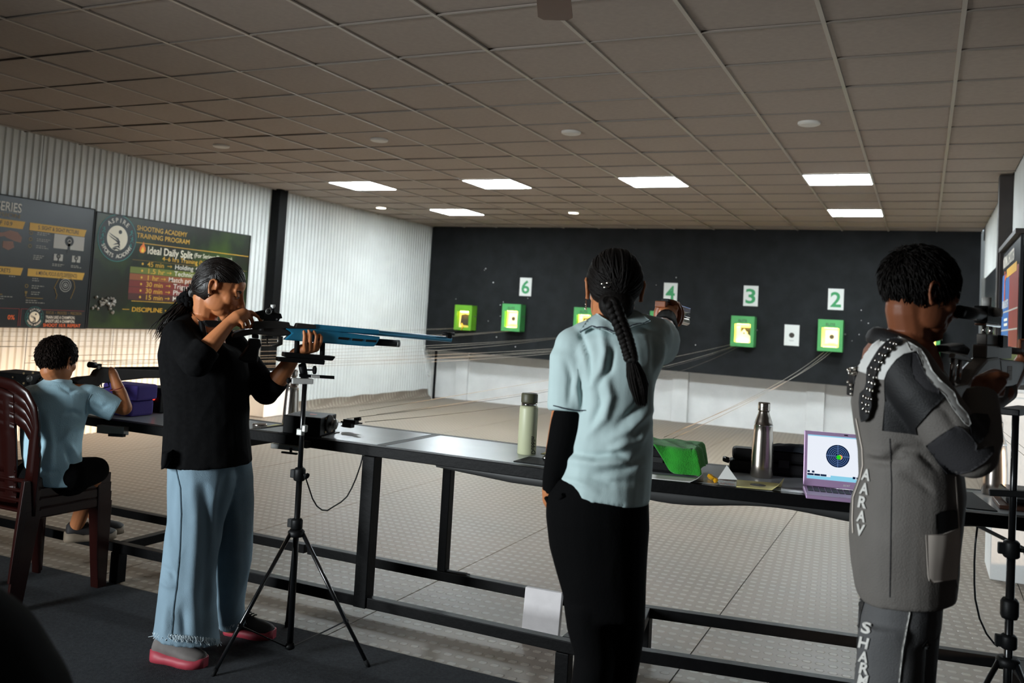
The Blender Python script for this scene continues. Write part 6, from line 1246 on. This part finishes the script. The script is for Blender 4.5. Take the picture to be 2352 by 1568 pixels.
# tripod with the rifle rest
TP = V(-2.30, 3.02, 0)
def tripod(base, top, lb, feet, hubz, col1, col2, rad=(.0125, .0105)):
    e = empty('tripod', base, lb, 'tripod', 'black support tripods')
    B = lambda z: V(base[0]+(top[0]-base[0])*z/top[2], base[1]+(top[1]-base[1])*z/top[2], z)
    m = MB(); m.cyl(B(.03), B(col1), rad[0], n=18); put('lower_pole', m, MATS['gloss_black'], e)
    m = MB(); m.cyl(B(col1-.05), B(top[2]), rad[1], n=18); put('upper_pole', m, MATS['gloss_black'], e)
    for z, h in ((col1, .055), (col2, .045)):
        m = MB(); m.lathe([(.019, -h/2), (.024, -h/2+.006), (.024, h/2-.008), (.017, h/2)], B(z), 18); m.box(B(z)+V(-.026, -.004, 0), (.024, .022, .034)); put('collar', m, MATS['satin_black'], e, bevel=.003)
    m = MB(); q = B(col1); m.cyl(q+V(.02, 0, 0), q+V(.036, -.004, 0), .006); m.lathe([(.007, 0), (.013, .004), (.013, .010), (.007, .012)], q+V(.034, -.004, 0), 8, unit(V(1, -.1, -.3))); put('clamp_knob', m, MATS['rubber'], e)
    m = MB(); m.lathe([(.030, -.014), (.034, -.008), (.034, .006), (.026, .014)], B(hubz), 20); put('leg_hub', m, MATS['satin_black'], e)
    m = MB(); m.lathe([(.020, -.010), (.022, 0), (.016, .012)], B(.045), 16); put('brace_hub', m, MATS['satin_black'], e)
    for f in feet:
        a = B(hubz)+unit(V(f[0]-base[0], f[1]-base[1], 0))*.028; f_ = V(f[0], f[1], .004); m = MB(); m.cyl(a, f_, .0085, .0078, 14); lg = put('leg', m, MATS['gloss_black'], e)
        m = MB(); m.cyl(f_+unit(a-f_)*.03, f_, .0098, .0085, 12); put('foot_cap', m, MATS['rubber'], lg)
        k = a*.34+f_*.66; m = MB(); m.bar(B(.045)+unit(V(f[0]-base[0], f[1]-base[1], 0))*.02, k, .010, .005); put('brace', m, MATS['satin_black'], e)
        m = MB(); m.lathe([(.011, -.006), (.011, .006)], k, 10, unit(np.cross(a-f_, (0, 0, 1)))); put('brace_pin', m, MATS['satin_black'], e)
    return e, B
zpx = lambda y, x=675: at_y(x, y, 3.02)[2]
et, TB = tripod(TP, V(-2.325, 3.03, 1.135), 'black tripod holding the blue rifle in front of the middle bench', [at_z(487, 1556, 0), at_z(847, 1534, 0), V(-2.52, 3.275, 0)], zpx(1222, 672), zpx(1088, 680), zpx(1201, 672))
def tslab(nm, px, th, mm, off=0.0, bevel=.003): return slab(nm, px, th, mm, off, et, bevel)
tslab('rest_plate', CH([(838, 1215), (1430, 1240), (1770, 1275), (1755, 1365), (1430, 1340), (838, 1295)]), .055, 'satin_black'); tslab('rest_tray', CH([(960, 1112), (1975, 1196), (1975, 1215), (1925, 1282), (1880, 1283), (950, 1205)]), .050, 'satin_black', bevel=.005)
for x, y0, y1 in ((1240, 870, 1185), (1752, 905, 1235)):
    m = MB(); m.tube([RQ_(*CH([(x, y0)])[0]), RQ_(*CH([(x-10, y1)])[0])], .0105, 16); put('rest_post', m, MATS['rubber'], et)
m = MB(); m.cyl(TB(1.12), RQ_(694, 838), .016, n=16); put('rest_socket', m, MATS['satin_black'], et)
m = MB(); m.cyl(RQ_(690, 849), RQ_(720, 849.5), .0035, n=10); put('lock_screw', m, MATS['satin_black'], et)
m = MB(); q = RQ_(722, 849.5); m.lathe([(.004, -.006), (.016, -.004), (.016, .006), (.005, .009)], q, 6, RD); [m.cyl(q+(V(0, 0, 1)*math.cos(a)+RN*math.sin(a))*.012-RD*.004, q+(V(0, 0, 1)*math.cos(a)+RN*math.sin(a))*.012+RD*.006, .0055, n=8) for a in np.arange(6)*PI/3]; put('star_knob', m, MATS['rubber'], et)
tslab('side_arm', C4([(1090, 936), (1340, 950), (1340, 973), (1090, 958)]), .014, 'satin_black', bevel=.001); tslab('arm_insert', C4([(1172, 944), (1234, 947), (1234, 968), (1172, 964)]), .017, 'white_plastic', bevel=.001)
tslab('clamp_block', C4([(1032, 966), (1186, 970), (1184, 1008), (1030, 1006)]), .040, 'white_plastic', bevel=.004)
m = MB(); q = RQ_(*C4([(1012, 984)])[0]); m.lathe([(.006, -.008), (.012, -.004), (.012, .004), (.006, .008)], q, 8, RD); m.cyl(q, RQ_(*C4([(1035, 985)])[0]), .004); put('clamp_screw', m, MATS['rubber'], et)
m = MB(); q = at_y(696, 990, 3.0); m.box(at_y(690, 992, 3.0), (.03, .02, .028)); m.box(at_y(700, 984, 3.0), (.02, .018, .03)); put('pole_clip', m, MATS['grey_alu'], et, bevel=.004)
# right hand tripod
et2, TB2 = tripod(V(.262, 3.2, 0), V(.268, 3.2, 1.22), 'black tripod at the right edge of the frame', [(.02, 3.08), (.47, 3.03), (.27, 3.42)], .46, .80, .52)
m = MB(); m.lathe([(.022, -.03), (.026, -.02), (.026, .02), (.02, .03)], TB2(.62), 16); put('collar', m, MATS['satin_black'], et2); m = MB(); m.bar(V(.20, 3.20, .965), V(.33, 3.20, .975), .03, .02); put('side_arm', m, MATS['satin_black'], et2, bevel=.003)
m = MB(); m.bar(V(.24, 3.10, 1.225), V(.31, 3.32, 1.225), .06, .02); put('rest_plate', m, MATS['satin_black'], et2, bevel=.003)
# silver rifle of the boy in the jacket
BD = unit(V(.285, .957, 0)); BN = V(BD[1], -BD[0], 0); B0 = at_y(2172, 872, 2.42)-V(0, 0, .045)
eb = empty('air_rifle', B0, 'silver grey competition air rifle held by the boy in the jacket', 'rifle')
def bs(nm, pts, th, mm, off=0.0, bevel=.003):
    m = MB(); n = len(pts); p = [B0+BD*u+V(0, 0, w) for u, w in pts]; t = BN*th/2; m.add([q+BN*off-t for q in p]+[q+BN*off+t for q in p], [tuple(range(n))[::-1], tuple(range(n, 2*n))]+[(i, (i+1) % n, n+(i+1) % n, n+i) for i in range(n)], False); return put(nm, m, MATS[mm], eb, bevel=bevel)
def bt_(nm, a, c, r, mm, off=0.0, n=16): m = MB(); m.cyl(B0+BD*a[0]+V(0, 0, a[1])+BN*off, B0+BD*c[0]+V(0, 0, c[1])+BN*off, r, n=n); return put(nm, m, MATS[mm], eb)
bs('butt_plate', [(-.02, .03), (.0, .04), (.006, -.02), (-.006, -.10), (-.025, -.10), (-.012, -.02)], .045, 'rifle_dark')
bs('stock', [(.0, .03), (.12, .035), (.20, .07), (.30, .10), (.42, .105), (.46, .09), (.47, .03), (.40, .02), (.30, .015), (.22, -.02), (.10, -.05), (.0, -.06)], .044, 'rifle_silver', bevel=.008)
bs('fore_end', [(.42, .10), (.78, .09), (.80, .05), (.74, .02), (.46, .02)], .046, 'rifle_silver', bevel=.008)
bt_('cheek_post', (.05, .03), (.06, .10), .006, 'chrome'); bt_('cheek_post', (.11, .03), (.12, .095), .006, 'chrome'); bs('cheek_bar', [(.04, .098), (.20, .088), (.20, .098), (.05, .110)], .014, 'rifle_silver'); bs('cheek_piece', [(.04, .112), (.24, .104), (.27, .122), (.20, .136), (.07, .128)], .04, 'satin_black', -.03, .01)
bs('grip', [(.27, .02), (.35, .02), (.37, -.02), (.35, -.10), (.27, -.10), (.26, -.04)], .04, 'wood', bevel=.01)
bs('receiver', [(.30, .10), (.58, .10), (.58, .135), (.30, .135)], .036, 'rifle_silver'); bt_('barrel', (.5, .125), (1.12, .118), .0105, 'rifle_silver')
bt_('air_cylinder', (.6, .06), (.98, .055), .014, 'rifle_silver'); bs('sight_riser', [(.32, .135), (.44, .135), (.44, .165), (.32, .165)], .026, 'rifle_silver'); bt_('riser_post', (.34, .16), (.34, .19), .006, 'chrome'); bt_('riser_post', (.41, .16), (.41, .19), .006, 'chrome')
bs('sight_plate', [(.30, .186), (.46, .186), (.46, .194), (.30, .194)], .03, 'chrome'); bs('sight_body', [(.30, .195), (.44, .195), (.44, .24), (.30, .24)], .034, 'satin_black'); bt_('eyepiece', (.10, .215), (.34, .215), .0165, 'satin_black', 0, 20)
m = MB(); q = B0+BD*.37+V(0, 0, .225)+BN*.016; m.lathe([(.012, 0), (.012, .02), (.006, .02)], q, 18, BN); put('windage_knob', m, MATS['white_plastic'], eb); bt_('sight_knob', (.36, .24), (.36, .265), .012, 'white_plastic')
bs('bolt', [(.44, .13), (.50, .13), (.50, .165), (.44, .165)], .05, 'satin_black'); bt_('front_sight', (1.06, .145), (1.11, .145), .011, 'satin_black'); bs('front_sight_post', [(1.07, .125), (1.10, .125), (1.10, .14), (1.07, .14)], .012, 'satin_black')
m = MB()
for a in range(3):
    for c in range(3): m.box(B0+BD*(.52+.018*a)+V(0, 0, .045+.014*c)+BN*.0235, (.013, .013, .001), np.stack([BD, V(0, 0, 1), BN], 1))
put('sticker', m, MATS['letter_white'], eb, kind='stuff')
# black rifle of the child
KD = unit(V(.05, 1, 0)); KN = V(KD[1], -KD[0], 0); KP = V(-3.64, 3.25, 0); KQ = lambda x, y, o=0.0: at_pl(x, y, KP+KN*o, KN)
ek = empty('air_rifle', KP+V(0, 0, 1.0), 'black air rifle of the seated child, resting on purple blocks', 'rifle')
c2 = lambda pts: [(x/3.92, 740+y/3.92) for x, y in pts]
def ks(nm, pts, th, mm, off=0.0, bevel=.002):
    p = [KQ(x, y) for x, y in c2(pts)]; n = len(p); m = MB(); t = KN*th/2; m.add([q+KN*off-t for q in p]+[q+KN*off+t for q in p], [tuple(range(n))[::-1], tuple(range(n, 2*n))]+[(i, (i+1) % n, n+(i+1) % n, n+i) for i in range(n)], False); return put(nm, m, MATS[mm], ek, bevel=bevel)
ks('stock', [(640, 530), (720, 490), (830, 480), (860, 430), (900, 412), (1060, 415), (1420, 425), (1470, 430), (1430, 500), (1280, 502), (1100, 520), (980, 540), (900, 545), (830, 600), (760, 570), (690, 570)], .045, 'rifle_dark', bevel=.006)
ks('butt_plate', [(630, 515), (670, 500), (722, 488), (724, 560), (650, 545)], .04, 'satin_black')
m = MB(); m.tube([KQ(*c2([(1040, 422)])[0]), KQ(*c2([(1900, 412)])[0])], .011, 16); put('barrel', m, MATS['satin_black'], ek)
m = MB(); m.tube([KQ(*c2([(1380, 447)])[0]), KQ(*c2([(1720, 452)])[0])], .012, 16); put('air_cylinder', m, MATS['satin_black'], ek)
ks('receiver', [(890, 400), (1050, 408), (1060, 432), (890, 440)], .03, 'satin_black'); m = MB(); m.tube([KQ(*c2([(800, 380)])[0]), KQ(*c2([(860, 385)])[0])], .014, 16); m.tube([KQ(*c2([(835, 385)])[0]), KQ(*c2([(835, 360)])[0])], .008, 12); m.box(KQ(*c2([(872, 392)])[0]), (.02, .04, .02)); put('rear_sight', m, MATS['satin_black'], ek); m = MB(); m.lathe([(.008, 0), (.008, .01)], KQ(*c2([(880, 405)])[0], .014), 14, KN); m.tube([KQ(*c2([(845, 352)])[0]), KQ(*c2([(845, 345)])[0])], .006, 12); put('sight_knob', m, MATS['grey_alu'], ek)
m = MB(); m.tube([KQ(x, y) for x, y in c2([(890, 545), (895, 590), (930, 592), (985, 580), (975, 540)])], .003, 8); put('trigger_guard', m, MATS['satin_black'], ek); m = MB(); m.tube([KQ(x, y) for x, y in c2([(915, 550), (912, 570), (918, 580)])], .003, 8); put('trigger', m, MATS['grey_alu'], ek)
m = MB(); m.box(KQ(*c2([(1850, 400)])[0]), (.018, .03, .03)); put('front_sight', m, MATS['satin_black'], ek)
# pistol
Q = g2.Q; a_, c_ = Q(1526, 703, .60), Q(1572, 716, .86); PD = unit(c_-a_); PN = unit(np.cross(PD, (0, 0, 1))); PU = np.cross(PN, PD); PR = np.stack([PN, PD, PU], 1)
ep = empty('pistol', a_, 'target pistol with a wooden grip in the outstretched hand', 'pistol')
def pb(nm, c, s, mm, bevel=.002): m = MB(); m.box(a_+PR @ V(*c), s, PR); return put(nm, m, MATS[mm], ep, bevel=bevel)
pb('rear_block', (-.004, -.01, .004), (.038, .06, .022), 'wood', .003); pb('rear_sight', (.004, .0, .020), (.026, .02, .012), 'satin_black'); pb('action', (.004, .08, -.004), (.030, .12, .030), 'rifle_dark')
pb('rail', (.004, .20, .006), (.020, .22, .016), 'gloss_black'); pb('rail_edge', (.004, .20, .0155), (.021, .22, .002), 'chrome', 0)
m = MB(); m.cyl(a_+PR @ V(.004, .10, -.014), a_+PR @ V(.004, .32, -.014), .0085, n=16); put('barrel', m, MATS['chrome'], ep); m = MB(); m.cyl(a_+PR @ V(.004, .11, -.036), a_+PR @ V(.004, .30, -.036), .0135, n=20); put('air_cylinder', m, MATS['steel'], ep)
m = MB(); hq = Q(1534, 722, .62); [m.tube([hq+PN*(.036*math.cos(a))+PU*(.040*math.sin(a))+PD*o for a in np.linspace(-.9, 3.6, 22)], .011, 8, True, True, 1.5) for o in (0, .03)]; m.capsule([a_+PR @ V(0, .03, -.02), hq+PD*.03-PU*.02, hq+PD*.03-PU*.06], [.018, .020, .018], 12, .8); put('grip', organic(m, .004, 3, 'grip'), None, ep, label='sculpted wooden grip').data.materials.append(MATS['wood'])
m = MB(); m.tube([a_+PR @ V(.0, .07, -.02), a_+PR @ V(0, .072, -.05), a_+PR @ V(0, .105, -.052), a_+PR @ V(0, .12, -.02)], .003, 6); put('trigger_guard', m, MATS['satin_black'], ep)
# stacked monobloc chairs
CX, CYc = -3.825, 2.985
def chair(z0, dy, lb):
    e = empty('plastic_chair', (CX, CYc+dy, z0), lb, 'chair', 'stacked maroon plastic chairs'); P = lambda x, y, z: V(CX+x, CYc+dy+y, z0+z)
    m = MB(); m.grid(lambda u, v: P((u-.5)*(.43+.02*v), -.20+.42*v, .435-.012*math.sin(PI*u)*math.sin(PI*v)+.012*v-.03*max(0, v-.9)*10*.3), 16, 14); o = put('seat', m, MATS['maroon'], e); s = o.modifiers.new('s', 'SOLIDIFY'); s.thickness = .012
    m = MB(); m.bar(P(-.22, .21, .425), P(.22, .21, .425), .03, .055); m.bar(P(-.215, -.20, .42), P(-.22, .21, .42), .025, .05); m.bar(P(.215, -.20, .42), P(.22, .21, .42), .025, .05); put('seat_rim', m, MATS['maroon'], e, bevel=.008)
    for sx in (-1, 1):
        m = MB(); m.loft([[P(sx*(x+a*w), y+b_*w, z) for a, b_ in ((-.5, -.5), (.5, -.5), (.5, .5), (.2, .5), (.2, -.2), (-.5, -.2))] for x, y, z, w in ((.20, .205, .42, .075), (.205, .215, .2, .062), (.21, .225, 0.0, .050))], True, False); put('front_leg', m, MATS['maroon'], e, bevel=.003)
        m = MB(); m.loft([[P(sx*(x+a*w), y+b_*w, z) for a, b_ in ((-.5, .5), (.5, .5), (.5, -.5), (.2, -.5), (.2, .2), (-.5, .2))] for x, y, z, w in ((.205, -.19, .44, .080), (.21, -.215, .2, .066), (.215, -.235, 0.0, .052))], True, False); put('rear_leg', m, MATS['maroon'], e, bevel=.003)
    arch = [(-.205, -.19, .42), (-.215, -.215, .55), (-.225, -.24, .68), (-.215, -.258, .76), (-.18, -.268, .815), (-.11, -.275, .85), (0, -.278, .862), (.11, -.275, .85), (.18, -.268, .815), (.215, -.258, .76), (.225, -.24, .68), (.215, -.215, .55), (.205, -.19, .42)]
    ap = [P(a[0]*1.09, a[1]+.045*min(1, max(0, (a[2]-.42)/.3)), a[2]) for a in arch]; sm_ = []
    for i in range(len(ap)-1): sm_ += [ap[i], (ap[i]+ap[i+1])/2]
    sm_.append(ap[-1]); m = MB(); m.tube(sm_, .030, 10, True, True, .42, (0, 1, 0)); put('back_frame', m, MATS['maroon'], e)
    m = MB(); m.grid(lambda u, v: P((u-.5)*(.235+.03*v), -.185-.055*v-.012*math.cos((u-.5)*PI)+.004*math.cos(u*6*PI)*(1 if .08 < v < .92 else 0), .455+.385*v-.05*(2*u-1)**2*max(0, v-.5)), 36, 14); q = put('back_panel', m, MATS['maroon'], e); s = q.modifiers.new('s', 'SOLIDIFY'); s.thickness = .010
    return e
n_ch = 4
for k in range(n_ch): chair(.003+.046*k, -.006*k, ['bottom maroon plastic chair of the stack under the child', 'second maroon plastic chair from the floor in the stack', 'third maroon plastic chair from the floor in the stack', 'topmost maroon plastic chair the child sits on'][k])
